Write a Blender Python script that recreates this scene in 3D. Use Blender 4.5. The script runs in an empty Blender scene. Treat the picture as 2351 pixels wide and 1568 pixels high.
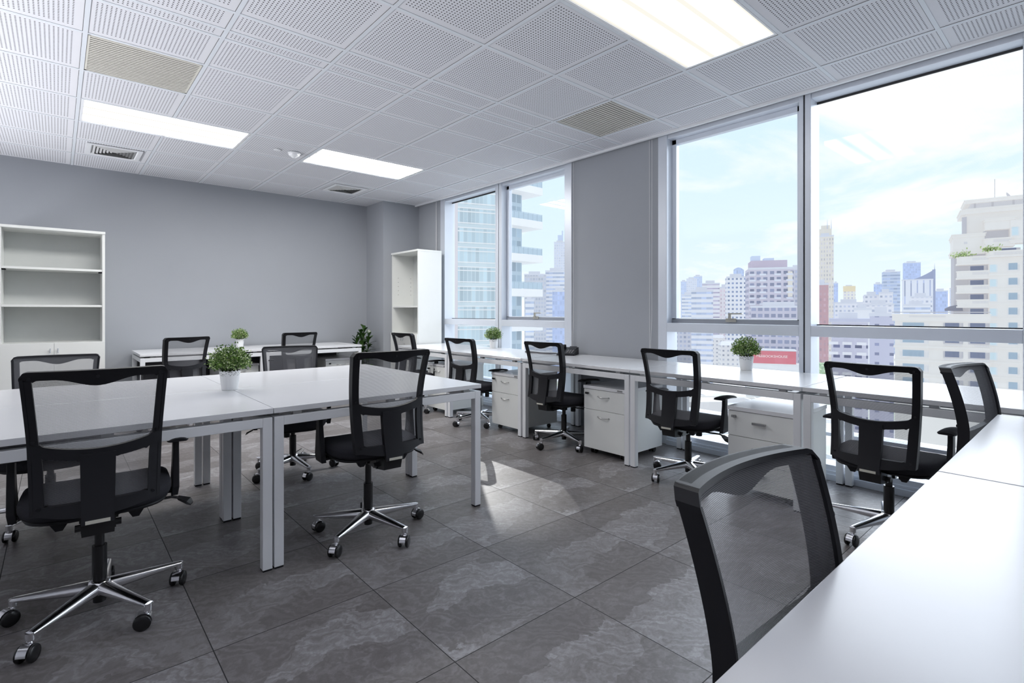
import bpy, bmesh, math, random
from mathutils import Vector, Matrix
random.seed(7)
PI = math.pi
R = math.radians
scn = bpy.context.scene
COL = scn.collection

# ------------------------------------------------------------------ materials
def nodes(m):
    m.use_nodes = True
    nt = m.node_tree
    nt.nodes.clear()
    return nt, nt.nodes, nt.links

class N:
    """small node helper"""
    def __init__(s, m):
        s.nt, s.n, s.l = nodes(m)
        s.out = s.n.new('ShaderNodeOutputMaterial')
    def new(s, t, **kw):
        x = s.n.new(t)
        for k, v in kw.items():
            setattr(x, k, v)
        return x
    def link(s, a, b): s.l.new(a, b)
    def math(s, op, a, b=None, c=None, clamp=False):
        x = s.n.new('ShaderNodeMath'); x.operation = op; x.use_clamp = clamp
        for i, v in enumerate((a, b, c)):
            if v is None: continue
            if isinstance(v, (int, float)): x.inputs[i].default_value = v
            else: s.l.new(v, x.inputs[i])
        return x.outputs[0]
    def mix(s, f, a, b):
        x = s.n.new('ShaderNodeMix'); x.data_type = 'RGBA'
        for i, v in ((0, f), (6, a), (7, b)):
            if isinstance(v, (int, float)): x.inputs[i].default_value = v
            elif isinstance(v, tuple): x.inputs[i].default_value = (v[0], v[1], v[2], 1)
            else: s.l.new(v, x.inputs[i])
        return x.outputs[2]
    def ramp(s, f, stops, interp='LINEAR'):
        x = s.n.new('ShaderNodeValToRGB'); cr = x.color_ramp; cr.interpolation = interp
        while len(cr.elements) < len(stops): cr.elements.new(0.5)
        for e, (p, c) in zip(cr.elements, stops):
            e.position = p
            e.color = (c, c, c, 1) if isinstance(c, (int, float)) else (c[0], c[1], c[2], 1)
        s.l.new(f, x.inputs[0])
        return x.outputs[0]
    def noise(s, vec, scale, detail=2, rough=.5, dist=0, out=0):
        x = s.n.new('ShaderNodeTexNoise')
        x.inputs['Scale'].default_value = scale; x.inputs['Detail'].default_value = detail
        x.inputs['Roughness'].default_value = rough; x.inputs['Distortion'].default_value = dist
        if vec is not None: s.l.new(vec, x.inputs['Vector'])
        return x.outputs[out]
    def coord(s, which='Object'):
        return s.n.new('ShaderNodeTexCoord').outputs[which]
    def sep(s, v):
        x = s.n.new('ShaderNodeSeparateXYZ'); s.l.new(v, x.inputs[0]); return x.outputs
    def comb(s, a, b, c):
        x = s.n.new('ShaderNodeCombineXYZ')
        for i, v in enumerate((a, b, c)):
            if isinstance(v, (int, float)): x.inputs[i].default_value = v
            else: s.l.new(v, x.inputs[i])
        return x.outputs[0]
    def bsdf(s, col=None, rough=.5, metal=0., spec=.5):
        b = s.n.new('ShaderNodeBsdfPrincipled')
        if isinstance(col, tuple): b.inputs['Base Color'].default_value = (col[0], col[1], col[2], 1)
        elif col is not None: s.l.new(col, b.inputs['Base Color'])
        if isinstance(rough, (int, float)): b.inputs['Roughness'].default_value = rough
        else: s.l.new(rough, b.inputs['Roughness'])
        b.inputs['Metallic'].default_value = metal
        b.inputs['Specular IOR Level'].default_value = spec
        return b
    def bump(s, h, b, strength=.3, dist=.002):
        x = s.n.new('ShaderNodeBump'); x.inputs['Strength'].default_value = strength; x.inputs['Distance'].default_value = dist
        s.l.new(h, x.inputs['Height']); s.l.new(x.outputs[0], b.inputs['Normal'])

def M(name, col, rough=.5, metal=0., var=.04, scale=8, bump=0, bscale=400, spec=.5):
    """plain surface with a little procedural variation in tone"""
    m = bpy.data.materials.new(name); g = N(m)
    v = g.noise(g.coord(), scale, 3)
    c = g.mix(v, tuple(x * (1 - var) for x in col), tuple(min(1, x * (1 + var)) for x in col))
    b = g.bsdf(c, rough, metal, spec)
    if bump: g.bump(g.noise(g.coord(), bscale, 2), b, bump, .001)
    g.link(b.outputs[0], g.out.inputs[0])
    return m

def srgb(r, g_, b): return tuple(((x / 255) / 12.92 if x / 255 <= .04045 else ((x / 255 + .055) / 1.055) ** 2.4) for x in (r, g_, b))

WHITE = M('white_laminate', (.74, .745, .765), .22, var=.015, spec=.5)
WHITEM = M('white_powder_metal', (.76, .77, .79), .35, var=.01)
WHITEC = M('white_cabinet_board', (.76, .77, .75), .4, var=.02)
EDGE = M('white_edge_band', (.70, .70, .71), .4, var=.01)
BLACK = M('black_plastic', (.009, .009, .012), .5, bump=.15, bscale=900, spec=.32)
BLACKG = M('black_gloss_plastic', (.01, .01, .011), .25)
SEATF = M('charcoal_seat_fabric', (.028, .028, .034), .9, var=.35, scale=260, bump=.5, bscale=700, spec=.2)
CHROME = M('chrome', (.80, .80, .82), .17, 1., var=.02)
STEEL = M('brushed_steel', (.5, .5, .5), .3, 1., var=.05)
ALU = M('anodised_aluminium_frame', (.68, .72, .79), .38, .25, var=.03)
ALUD = M('dark_grey_aluminium', (.30, .32, .36), .4, .3, var=.03)
GASKET = M('black_rubber_gasket', (.01, .01, .012), .5)
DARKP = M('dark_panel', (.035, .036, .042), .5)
STICK = M('cream_sticker', (.62, .60, .52), .5)
POT = None

def wall_mat():
    m = bpy.data.materials.new('grey_textured_wallpaper'); g = N(m)
    co = g.coord()
    v = g.noise(co, 1.3, 3)
    c = g.mix(v, (.318, .338, .368), (.358, .378, .408))
    f = g.noise(co, 260, 3)
    c = g.mix(g.math('MULTIPLY', f, .25), c, (.44, .44, .475))
    b = g.bsdf(c, .75, spec=.25)
    g.bump(f, b, .35, .0015)
    g.link(b.outputs[0], g.out.inputs[0]); return m
WALL = wall_mat()
WALLW = M('white_painted_wall', (.62, .62, .65), .7)

def floor_mat():
    m = bpy.data.materials.new('grey_slate_look_tiles'); g = N(m)
    x, y, z = g.sep(g.coord())
    u = g.math('DIVIDE', g.math('SUBTRACT', x, .41), .6); v = g.math('DIVIDE', g.math('SUBTRACT', y, 2.047), .6)
    fu, fv = g.math('FRACT', u), g.math('FRACT', v)
    iu, iv = g.math('FLOOR', u), g.math('FLOOR', v)
    wn = g.new('ShaderNodeTexWhiteNoise', noise_dimensions='2D'); g.link(g.comb(iu, iv, 0), wn.inputs[0])
    off = g.math('MULTIPLY', g.math('FLOOR', g.math('MULTIPLY', wn.outputs[0], 3.999)), 7.3)
    p = g.comb(g.math('ADD', fu, off), fv, off)
    # stretched, warped slate layers
    wv = g.noise(p, 2.2, 5, .6, 0, 1)
    vm = g.new('ShaderNodeVectorMath', operation='SCALE'); g.link(wv, vm.inputs[0]); vm.inputs['Scale'].default_value = .7
    va = g.new('ShaderNodeVectorMath', operation='ADD'); g.link(p, va.inputs[0]); g.link(vm.outputs[0], va.inputs[1])
    mp = g.new('ShaderNodeMapping'); mp.inputs['Rotation'].default_value = (0, 0, .6); mp.inputs['Scale'].default_value = (1.1, 2.1, 1)
    g.link(va.outputs[0], mp.inputs[0])
    vo = g.new('ShaderNodeTexVoronoi', feature='F1'); vo.inputs['Scale'].default_value = 1.15; g.link(mp.outputs[0], vo.inputs['Vector'])
    flake = g.sep(vo.outputs['Color'])[0]
    n2 = g.noise(mp.outputs[0], 1.6, 6, .62, .8)
    n3 = g.noise(mp.outputs[0], 7, 5, .7, 1.5)
    w = g.new('ShaderNodeTexWave', bands_direction='DIAGONAL'); w.inputs['Scale'].default_value = 5.0
    w.inputs['Distortion'].default_value = 9; w.inputs['Detail'].default_value = 3; w.inputs['Detail Scale'].default_value = .9
    g.link(va.outputs[0], w.inputs[0])
    t = g.math('ADD', g.math('MULTIPLY', flake, .42), g.math('MULTIPLY', n2, .54))
    t = g.math('ADD', t, g.math('MULTIPLY', g.math('SUBTRACT', n3, .5), .74))
    t = g.math('ADD', t, g.math('MULTIPLY', g.math('SUBTRACT', w.outputs['Fac'], .5), .2))
    c = g.ramp(t, [(.10, (.112, .100, .096)), (.36, (.152, .139, .137)), (.52, (.188, .175, .176)), (.66, (.228, .216, .220)), (.86, (.335, .326, .338))])
    sp = g.noise(g.comb(x, y, 0), 350, 2)
    c = g.mix(g.math('MULTIPLY', g.math('SUBTRACT', sp, .35), .25, clamp=True), c, (.22, .22, .23))
    eu = g.math('MINIMUM', fu, g.math('SUBTRACT', 1, fu)); ev = g.math('MINIMUM', fv, g.math('SUBTRACT', 1, fv))
    e = g.math('LESS_THAN', g.math('MINIMUM', eu, ev), .0028)
    c = g.mix(e, c, (.018, .017, .018))
    rr = g.math('ADD', .31, g.math('MULTIPLY', n2, .16))
    rr = g.math('ADD', rr, g.math('MULTIPLY', e, .4))
    b = g.bsdf(c, rr, spec=.5)
    g.bump(g.math('SUBTRACT', g.math('MULTIPLY', t, .3), e), b, .18, .002)
    g.link(b.outputs[0], g.out.inputs[0]); return m

def perf_mat():
    """white gypsum board with a square grid of round holes, UVs in metres"""
    m = bpy.data.materials.new('perforated_ceiling_board'); g = N(m)
    x, y, z = g.sep(g.coord('UV'))
    fx = g.math('SUBTRACT', g.math('FRACT', g.math('DIVIDE', x, .0194)), .5)
    fy = g.math('SUBTRACT', g.math('FRACT', g.math('DIVIDE', y, .0194)), .5)
    r2 = g.math('ADD', g.math('MULTIPLY', fx, fx), g.math('MULTIPLY', fy, fy))
    h = g.math('SUBTRACT', 1, g.math('DIVIDE', g.math('SUBTRACT', r2, .036), .02), clamp=True)
    h = g.math('MINIMUM', g.math('MAXIMUM', h, 0), 1)
    c = g.mix(h, (.68, .685, .72), (.06, .055, .055))
    b = g.bsdf(c, .75, spec=.2); g.link(b.outputs[0], g.out.inputs[0]); return m
PERF = perf_mat()
CEILW = M('white_ceiling_board', (.68, .68, .71), .75, var=.01, spec=.2)
TBAR = M('white_ceiling_bar', (.66, .69, .73), .5, var=.01)
SHADOWGAP = M('ceiling_shadow_gap', (.10, .10, .10), .9)

def grille_mat(name, col, dark, pitch=.014):
    m = bpy.data.materials.new(name); g = N(m)
    x, y, z = g.sep(g.coord('UV'))
    f = g.math('FRACT', g.math('DIVIDE', y, pitch))
    s = g.math('LESS_THAN', f, .22)
    n = g.noise(g.comb(g.math('MULTIPLY', x, .4), g.math('MULTIPLY', y, 30), 0), 3, 3)
    c = g.mix(n, tuple(q * .85 for q in col), col)
    c = g.mix(s, c, dark)
    b = g.bsdf(c, .6); g.link(b.outputs[0], g.out.inputs[0]); return m

def mesh_mat():
    """see-through woven net"""
    m = bpy.data.materials.new('charcoal_net_fabric'); g = N(m)
    x, y, z = g.sep(g.coord())
    fz = g.math('FRACT', g.math('DIVIDE', z, .0025)); fx = g.math('FRACT', g.math('DIVIDE', x, .0019))
    a = g.math('LESS_THAN', fz, .46); b_ = g.math('LESS_THAN', fx, .22)
    op = g.math('ADD', g.math('MULTIPLY', g.math('MAXIMUM', a, b_), .60), .08)
    d = g.bsdf((.27, .27, .285), .6, spec=.3)
    tr = g.new('ShaderNodeBsdfTransparent'); tr.inputs[0].default_value = (.97, .97, .97, 1)
    mx = g.new('ShaderNodeMixShader'); g.link(op, mx.inputs[0]); g.link(tr.outputs[0], mx.inputs[1]); g.link(d.outputs[0], mx.inputs[2])
    g.link(mx.outputs[0], g.out.inputs[0]); return m
NET = mesh_mat()

def glass_mat():
    m = bpy.data.materials.new('clear_window_glass'); g = N(m)
    lw = g.new('ShaderNodeLayerWeight'); lw.inputs[0].default_value = .5
    fr = g.math('ADD', .038, g.math('MULTIPLY', .9, g.math('POWER', lw.outputs['Facing'], 5)))
    gl = g.new('ShaderNodeBsdfGlossy'); gl.inputs['Roughness'].default_value = .0
    gl.inputs[0].default_value = (1, 1, 1, 1)
    tr = g.new('ShaderNodeBsdfTransparent'); tr.inputs[0].default_value = (.97, .985, .99, 1)
    mx = g.new('ShaderNodeMixShader'); g.link(fr, mx.inputs[0])
    g.link(tr.outputs[0], mx.inputs[1]); g.link(gl.outputs[0], mx.inputs[2])
    g.link(mx.outputs[0], g.out.inputs[0]); return m
GLASS = glass_mat()

def light_mat(LIGHT_E):
    m = bpy.data.materials.new('lit_diffuser_with_tubes'); g = N(m)
    x, y, z = g.sep(g.coord('UV'))
    f = g.math('FRACT', g.math('DIVIDE', y, .19))
    d = g.math('ABSOLUTE', g.math('SUBTRACT', f, .5))
    s = g.ramp(d, [(0, 1.), (.28, 1.), (.43, .0), (.5, .0)])
    e = g.new('ShaderNodeEmission'); g.link(g.mix(s, (1, .97, .87), (1, .99, .975)), e.inputs[0])
    g.link(g.math('ADD', .78, g.math('MULTIPLY', s, LIGHT_E)), e.inputs[1])
    g.link(e.outputs[0], g.out.inputs[0]); return m
LIGHTM = light_mat(27.0)
LIGHTN = light_mat(5.0)

def pot_mat():
    m = bpy.data.materials.new('white_lace_rim_metal'); g = N(m)
    co = g.coord(); x, y, z = g.sep(co)
    an = g.math('ARCTAN2', y, x)
    v = g.new('ShaderNodeTexVoronoi', feature='F1'); v.inputs['Scale'].default_value = 1.0
    g.link(g.comb(g.math('MULTIPLY', an, 7), g.math('MULTIPLY', z, 190), 0), v.inputs['Vector'])
    hole = g.math('LESS_THAN', v.outputs[0], .36)
    band = g.math('GREATER_THAN', z, .079)
    rim = g.math('LESS_THAN', z, .107)
    h = g.math('MULTIPLY', g.math('MULTIPLY', hole, band), rim)
    c = g.mix(h, (.80, .81, .82), (.05, .06, .04))
    b = g.bsdf(c, .35); g.link(b.outputs[0], g.out.inputs[0]); return m
POT = pot_mat()

def leaf_mat(name, cols, rough=.5):
    m = bpy.data.materials.new(name); g = N(m)
    ge = g.new('ShaderNodeNewGeometry')
    c = g.ramp(ge.outputs['Random Per Island'], cols)
    b = g.bsdf(c, rough); b.inputs['Subsurface Weight'].default_value = 0
    g.link(b.outputs[0], g.out.inputs[0]); return m
LEAFS = leaf_mat('small_variegated_leaves', [(0, (.03, .09, .01)), (.35, (.09, .20, .025)), (.62, (.22, .37, .06)), (.82, (.50, .62, .27)), (1, (.82, .86, .64))])
LEAFB = leaf_mat('dark_glossy_leaves', [(0, (.012, .035, .008)), (.6, (.03, .08, .016)), (1, (.07, .15, .03))], .3)
TREEM = leaf_mat('hazy_tree_leaves', [(0, (.22, .34, .22)), (1, (.45, .58, .40))], .8)
STEM = M('green_stem', (.06, .1, .03), .6)
SOIL = M('dark_soil', (.02, .015, .01), .9, var=.4, scale=90)

# ------------------------------------------------------------------ mesh building
class MB:
    def __init__(s):
        s.v = []; s.f = []; s.mi = []; s.uv = {}; s.sm = set(); s.mats = []
    def m(s, mat):
        if mat not in s.mats: s.mats.append(mat)
        return s.mats.index(mat)
    def add(s, vs, fs, mat=None, smooth=False, T=None, uvs=None):
        o = len(s.v)
        for p in vs:
            p = Vector(p)
            if T is not None: p = T @ p
            s.v.append(tuple(p))
        i = s.m(mat) if mat else 0
        for k, f in enumerate(fs):
            if smooth: s.sm.add(len(s.f))
            if uvs: s.uv[len(s.f)] = uvs[k]
            s.f.append([o + q for q in f]); s.mi.append(i)
        return s
    def box(s, a, b, mat=None, T=None, smooth=False):
        (x0, y0, z0), (x1, y1, z1) = a, b
        v = [(x0, y0, z0), (x1, y0, z0), (x1, y1, z0), (x0, y1, z0), (x0, y0, z1), (x1, y0, z1), (x1, y1, z1), (x0, y1, z1)]
        f = [(0, 3, 2, 1), (4, 5, 6, 7), (0, 1, 5, 4), (1, 2, 6, 5), (2, 3, 7, 6), (3, 0, 4, 7)]
        return s.add(v, f, mat, smooth, T)
    def cyl(s, p, q, r0, r1=None, n=20, mat=None, caps=True, T=None):
        p, q = Vector(p), Vector(q); r1 = r0 if r1 is None else r1
        d = (q - p).normalized(); u = d.orthogonal().normalized(); w = d.cross(u)
        v = []
        for c, r in ((p, r0), (q, r1)):
            for i in range(n):
                a = 2 * PI * i / n; v.append(c + u * math.cos(a) * r + w * math.sin(a) * r)
        s.add(v, [(i, (i + 1) % n, n + (i + 1) % n, n + i) for i in range(n)], mat, True, T)
        if caps:
            s.add(v[:n], [tuple(reversed(range(n)))], mat, False, T); s.add(v[n:], [tuple(range(n))], mat, False, T)
        return s
    def lathe(s, prof, n=32, mat=None, T=None):
        v = []; k = len(prof)
        for i in range(n):
            a = 2 * PI * i / n
            for r, z in prof: v.append((r * math.cos(a), r * math.sin(a), z))
        f = [(i * k + j, ((i + 1) % n) * k + j, ((i + 1) % n) * k + j + 1, i * k + j + 1) for i in range(n) for j in range(k - 1)]
        return s.add(v, f, mat, True, T)
    def tube(s, pts, r, n=8, mat=None, T=None):
        pts = [Vector(p) for p in pts]; v = []
        up = Vector((0, 0, 1))
        rr = r if isinstance(r, (list, tuple)) else [r] * len(pts)
        prev = None
        for i, p in enumerate(pts):
            d = (pts[min(i + 1, len(pts) - 1)] - pts[max(i - 1, 0)]).normalized()
            if prev is None: u = d.orthogonal().normalized()
            else:
                u = (prev - d * prev.dot(d)); u = u.normalized() if u.length > 1e-6 else d.orthogonal().normalized()
            prev = u; w = d.cross(u)
            for k in range(n):
                a = 2 * PI * k / n; v.append(p + (u * math.cos(a) + w * math.sin(a)) * rr[i])
        m_ = len(pts)
        f = [(i * n + k, i * n + (k + 1) % n, (i + 1) * n + (k + 1) % n, (i + 1) * n + k) for i in range(m_ - 1) for k in range(n)]
        s.add(v, f, mat, True, T)
        s.add(v[:n], [tuple(reversed(range(n)))], mat, False, T); s.add(v[-n:], [tuple(range(n))], mat, False, T)
        return s
    def rings(s, rings, mat=None, smooth=True, T=None, caps=True):
        n = len(rings[0]); v = [p for r in rings for p in r]
        f = [(i * n + k, i * n + (k + 1) % n, (i + 1) * n + (k + 1) % n, (i + 1) * n + k) for i in range(len(rings) - 1) for k in range(n)]
        s.add(v, f, mat, smooth, T)
        if caps:
            s.add(rings[0], [tuple(reversed(range(n)))], mat, False, T); s.add(rings[-1], [tuple(range(n))], mat, False, T)
        return s
    def mesh(s, name, mat=None, bevel=0):
        me = bpy.data.meshes.new(name)
        me.from_pydata(s.v, [], s.f)
        if s.mats:
            for q in s.mats: me.materials.append(q)
        elif mat: me.materials.append(mat)
        for i, p in enumerate(me.polygons):
            p.material_index = s.mi[i]; p.use_smooth = i in s.sm
        if s.uv:
            l = me.uv_layers.new(name='UVMap')
            for i, p in enumerate(me.polygons):
                if i in s.uv:
                    for k, li in enumerate(p.loop_indices): l.data[li].uv = s.uv[i][k]
        me.update()
        return me
    def obj(s, name, mat=None, parent=None, loc=(0, 0, 0), rz=0, bevel=0):
        return link(name, s.mesh(name, mat), parent, loc, rz, bevel)

def link(name, data, parent=None, loc=(0, 0, 0), rz=0, bevel=0):
    o = bpy.data.objects.new(name, data); COL.objects.link(o)
    o.location = loc; o.rotation_euler = (0, 0, rz)
    if parent: o.parent = parent
    if bevel:
        b = o.modifiers.new('Bevel', 'BEVEL'); b.width = bevel; b.segments = 2; b.limit_method = 'ANGLE'; b.angle_limit = R(40)
    return o
def tag(o, label, cat, group=None, kind=None):
    o['label'] = label; o['category'] = cat
    if group: o['group'] = group
    if kind: o['kind'] = kind
    return o
def thing(name, label, cat, loc=(0, 0, 0), rz=0, group=None):
    return tag(link(name, None, None, loc, rz), label, cat, group)
def struct(o): o['kind'] = 'structure'; return o
def BX(a, b, mat=None): return MB().box(a, b, mat)

# ------------------------------------------------------------------ room
ZC = 2.758
XW = 4.09
struct(BX((-2.6, -2.6, -.12), (4.30, 7.42, 0)).obj('floor', floor_mat()))
struct(BX((-2.6, 7.33, 0), (4.30, 7.45, 2.9)).obj('wall_back', WALL))
struct(BX((-2.72, -2.6, 0), (-2.6, 7.45, 2.9)).obj('wall_left', WALLW))
struct(BX((-2.72, -2.72, 0), (4.30, -2.6, 2.9)).obj('wall_front', WALLW))
w = MB()
w.box((XW, 6.205, 0), (4.30, 7.33, 2.9)); w.box((XW, 2.665, 0), (4.30, 3.715, 2.9)); w.box((XW, -2.6, 0), (4.30, -1.0, 2.9))
w.box((XW, -1.0, 2.765), (4.30, 2.665, 2.9)); w.box((XW, 3.715, 2.765), (4.30, 6.205, 2.9))
struct(w.obj('wall_right', WALL))
struct(BX((3.505, 6.80, 0), (XW, 7.33, 2.758)).obj('wall_corner', WALL))

# ceiling cells
GX = [-2.6, -2.278, -1.681, -1.084, -.487, .11, .707, 1.304, 1.901, 2.498, 3.095, 3.695, 4.02]
GY = [-2.6, -1.79, -1.19, -.59, .01, .61, 1.21, 1.81, 2.416, 3.016, 3.235, 3.345, 3.787, 4.39, 4.985, 5.585, 6.175, 6.76, 7.33]
LIGHTS = [(8, 6), (5, 14), (8, 14)]          # 2 cells wide in x: grid indices
GRILLES = [(5, 12), (10, 8)]
DIFFS = [(5, 16), (9, 16)]
skip = set()
for i, j in LIGHTS: skip |= {(i, j), (i + 1, j)}
for i, j in GRILLES: skip.add((i, j))
c = MB(); BW = .026
for i in range(len(GX) - 1):
    for j in range(len(GY) - 1):
        if (i, j) in skip: continue
        x0, x1, y0, y1 = GX[i], GX[i + 1], GY[j], GY[j + 1]
        w_, d_ = x1 - x0, y1 - y0
        if (i, j) in DIFFS:
            x0 += .001
        mx, my = min(BW + .006, w_ * .12), min(BW + .006, d_ * .14)
        nx, ny = max(1, int((w_ - 2 * mx) / .0194)), max(1, int((d_ - 2 * my) / .0194))
        ix0 = x0 + (w_ - nx * .0194) / 2; ix1 = ix0 + nx * .0194
        iy0 = y0 + (d_ - ny * .0194) / 2; iy1 = iy0 + ny * .0194
        q = lambda a, b: (a, b, ZC)
        c.add([q(ix0, iy0), q(ix0, iy1), q(ix1, iy1), q(ix1, iy0)], [(0, 1, 2, 3)], PERF, uvs=[[(0, 0), (0, ny * .0194), (nx * .0194, ny * .0194), (nx * .0194, 0)]])
        c.add([q(x0, y0), q(x0, y1), q(x1, y1), q(x1, y0), q(ix0, iy0), q(ix0, iy1), q(ix1, iy1), q(ix1, iy0)],
              [(0, 1, 5, 4), (1, 2, 6, 5), (2, 3, 7, 6), (3, 0, 4, 7)], CEILW)
c.box((-2.6, -2.6, 2.84), (4.30, 7.42, 2.9), CEILW)
struct(c.obj('ceiling'))
# exposed bars + shadow line on one side
t = MB()
for k, x in enumerate(GX[1:-1]):
    ys = [(GY[0], GY[-1])]
    for (i, j) in LIGHTS:
        if i + 2 > k + 1 > i:
            n_ = []
            for a, b in ys:
                if a <= GY[j] and b >= GY[j + 1]: n_ += [(a, GY[j]), (GY[j + 1], b)]
                else: n_.append((a, b))
            ys = n_
    for a, b in ys:
        t.box((x - .001, a, ZC - .0035), (x + .021, b, ZC - .0005), TBAR)
        t.box((x - .0038, a, ZC - .0015), (x - .001, b, ZC - .0004), SHADOWGAP)
for y in GY[1:-1]:
    t.box((GX[0], y, ZC - .003), (4.02, y + .021, ZC - .0006), TBAR)
    t.box((GX[0], y + .021, ZC - .0014), (4.02, y + .0235, ZC - .0003), SHADOWGAP)
struct(t.obj('trim_1'))
t = MB()
t.box((4.02, -2.6, 2.738), (4.045, 7.33, 2.762), WHITEM); t.box((4.045, -2.6, 2.748), (4.075, 7.33, 2.762), ALUD)
struct(t.obj('trim_2'))

# ceiling fixtures
def panel_light(i, j, label):
    x0, x1, y0, y1 = GX[i], GX[i + 2], GY[j], GY[j + 1]
    o = thing('ceiling_light', label, 'ceiling light', ((x0 + x1) / 2, (y0 + y1) / 2, ZC), 0, 'recessed fluorescent panels in the ceiling')
    hx, hy = (x1 - x0) / 2, (y1 - y0) / 2
    f = MB()
    bx, by = .045, .035
    for a, b in (((-hx + .02, -hy + .02, 0), (-hx + bx, hy, .03)), ((hx - bx + .02, -hy + .02, 0), (hx, hy, .03)), ((-hx + bx, -hy + .02, 0), (hx - bx + .02, -hy + by, .03)), ((-hx + bx, hy - by + .02, 0), (hx - bx + .02, hy, .03))):
        f.box(a, b)
    f.obj('light_frame', WHITEM, o)
    X0, X1, Y0, Y1 = -hx + bx, hx - bx + .02, -hy + by, hy - by + .02
    n = MB().add([(X0, Y0, .006), (X0, Y1, .006), (X1, Y1, .006), (X1, Y0, .006)], [(0, 1, 2, 3)], LIGHTN if j == 6 else LIGHTM, uvs=[[(0, 0), (0, .57), (1, .57), (1, 0)]])
    n.obj('diffuser', None, o)
panel_light(8, 6, 'large lit ceiling panel nearest the windows, cut by the top edge')
panel_light(5, 14, 'lit rectangular ceiling panel on the left, above the tall open bookcase side of the room')
panel_light(8, 14, 'lit rectangular ceiling panel between the smoke detector and the far windows')

for (i, j), nm, col, dk, lab, along in ((GRILLES[0], 'return_air_grille', (.62, .60, .54), (.42, .40, .35), 'cream louvred return air grille in the ceiling above the left ceiling light', 1),
                                 (GRILLES[1], 'return_air_grille', (.58, .56, .52), (.20, .19, .18), 'beige slatted return air grille in the ceiling near the windows', 1)):
    x0, x1, y0, y1 = GX[i] + .02, GX[i + 1], GY[j] + .02, GY[j + 1]
    o = thing(nm, lab, 'air vent', ((x0 + x1) / 2, (y0 + y1) / 2, ZC), 0, 'louvred ceiling grilles')
    hx, hy = (x1 - x0) / 2 - .002, (y1 - y0) / 2 - .002
    BX((-hx, -hy, .02), (hx, hy, .03)).obj('backing', SHADOWGAP, o)
    sl = MB(); n = 20
    for k in range(n):
        yy = -hy + .014 + (2 * hy - .028) * (k + .5) / n
        sl.box((-hx + .01, yy - .0085, .000), (hx - .01, yy + .0085 , .003), None)
        sl.box((-hx + .01, yy + .0055, .003), (hx - .01, yy + .0085, .007), None)
    for a, b in (((-hx, -hy, -.001), (-hx + .012, hy, .012)), ((hx - .012, -hy, -.001), (hx, hy, .012)), ((-hx, -hy, -.001), (hx, -hy + .012, .012)), ((-hx, hy - .012, -.001), (hx, hy, .012))):
        sl.box(a, b)
    sl.obj('louvre_panel', M('cream_louvre', col, .6), o)

for (x, y, lab) in ((.425, 6.46, 'square four-way air diffuser in the ceiling above the tall open bookcase'), (2.80, 6.47, 'square four-way air diffuser in the ceiling by the far corner window')):
    o = thing('air_diffuser', lab, 'air vent', (x, y, ZC), 0, 'four-way ceiling diffusers')
    f = MB(); H = .215
    def sqring(h0, z0, h1, z1):
        v = [(-h0, -h0, z0), (h0, -h0, z0), (h0, h0, z0), (-h0, h0, z0), (-h1, -h1, z1), (h1, -h1, z1), (h1, h1, z1), (-h1, h1, z1)]
        f.add(v, [(0, 1, 5, 4), (1, 2, 6, 5), (2, 3, 7, 6), (3, 0, 4, 7)], None)
    sqring(H, -.004, H, -.012); sqring(H, -.012, H - .035, -.012); sqring(H - .035, -.012, H - .045, -.002)
    f.obj('vent_frame', WHITEM, o)
    BX((-.172, -.172, -.003), (.172, .172, -.002)).obj('backing', M('vent_shadow', (.16, .16, .16), .7), o)
    b = MB(); 
    for k in range(6):
        h0 = .165 - k * .026
        f = b; sqring(h0, -.004, h0 - .016, -.014); sqring(h0 - .0165, -.014, h0 - .001, -.0035)
    b.obj('blade_rings', M('diffuser_blades', (.5, .5, .5), .5), o)

o = thing('smoke_detector', 'round white smoke detector on the ceiling between two light panels', 'smoke detector', (1.77, 5.31, ZC - .003))
MB().lathe([(0, 0), (.058, 0), (.058, -.012), (.052, -.018), (0, -.018)]).obj('base', WHITEM, o)
MB().lathe([(.05, -.018), (.05, -.026), (.044, -.034), (.03, -.040), (.022, -.05), (.012, -.054), (0, -.055)]).obj('sensor_cap', WHITEM, o)
tag(MB().lathe([(0, 0), (.036, 0), (.036, -.004), (.030, -.006), (0, -.006)]).obj('sensor_disc', WHITEM, None, (1.616, 5.318, ZC - .003)), 'small flat round cap on the ceiling beside the smoke detector', 'sensor')

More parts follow.
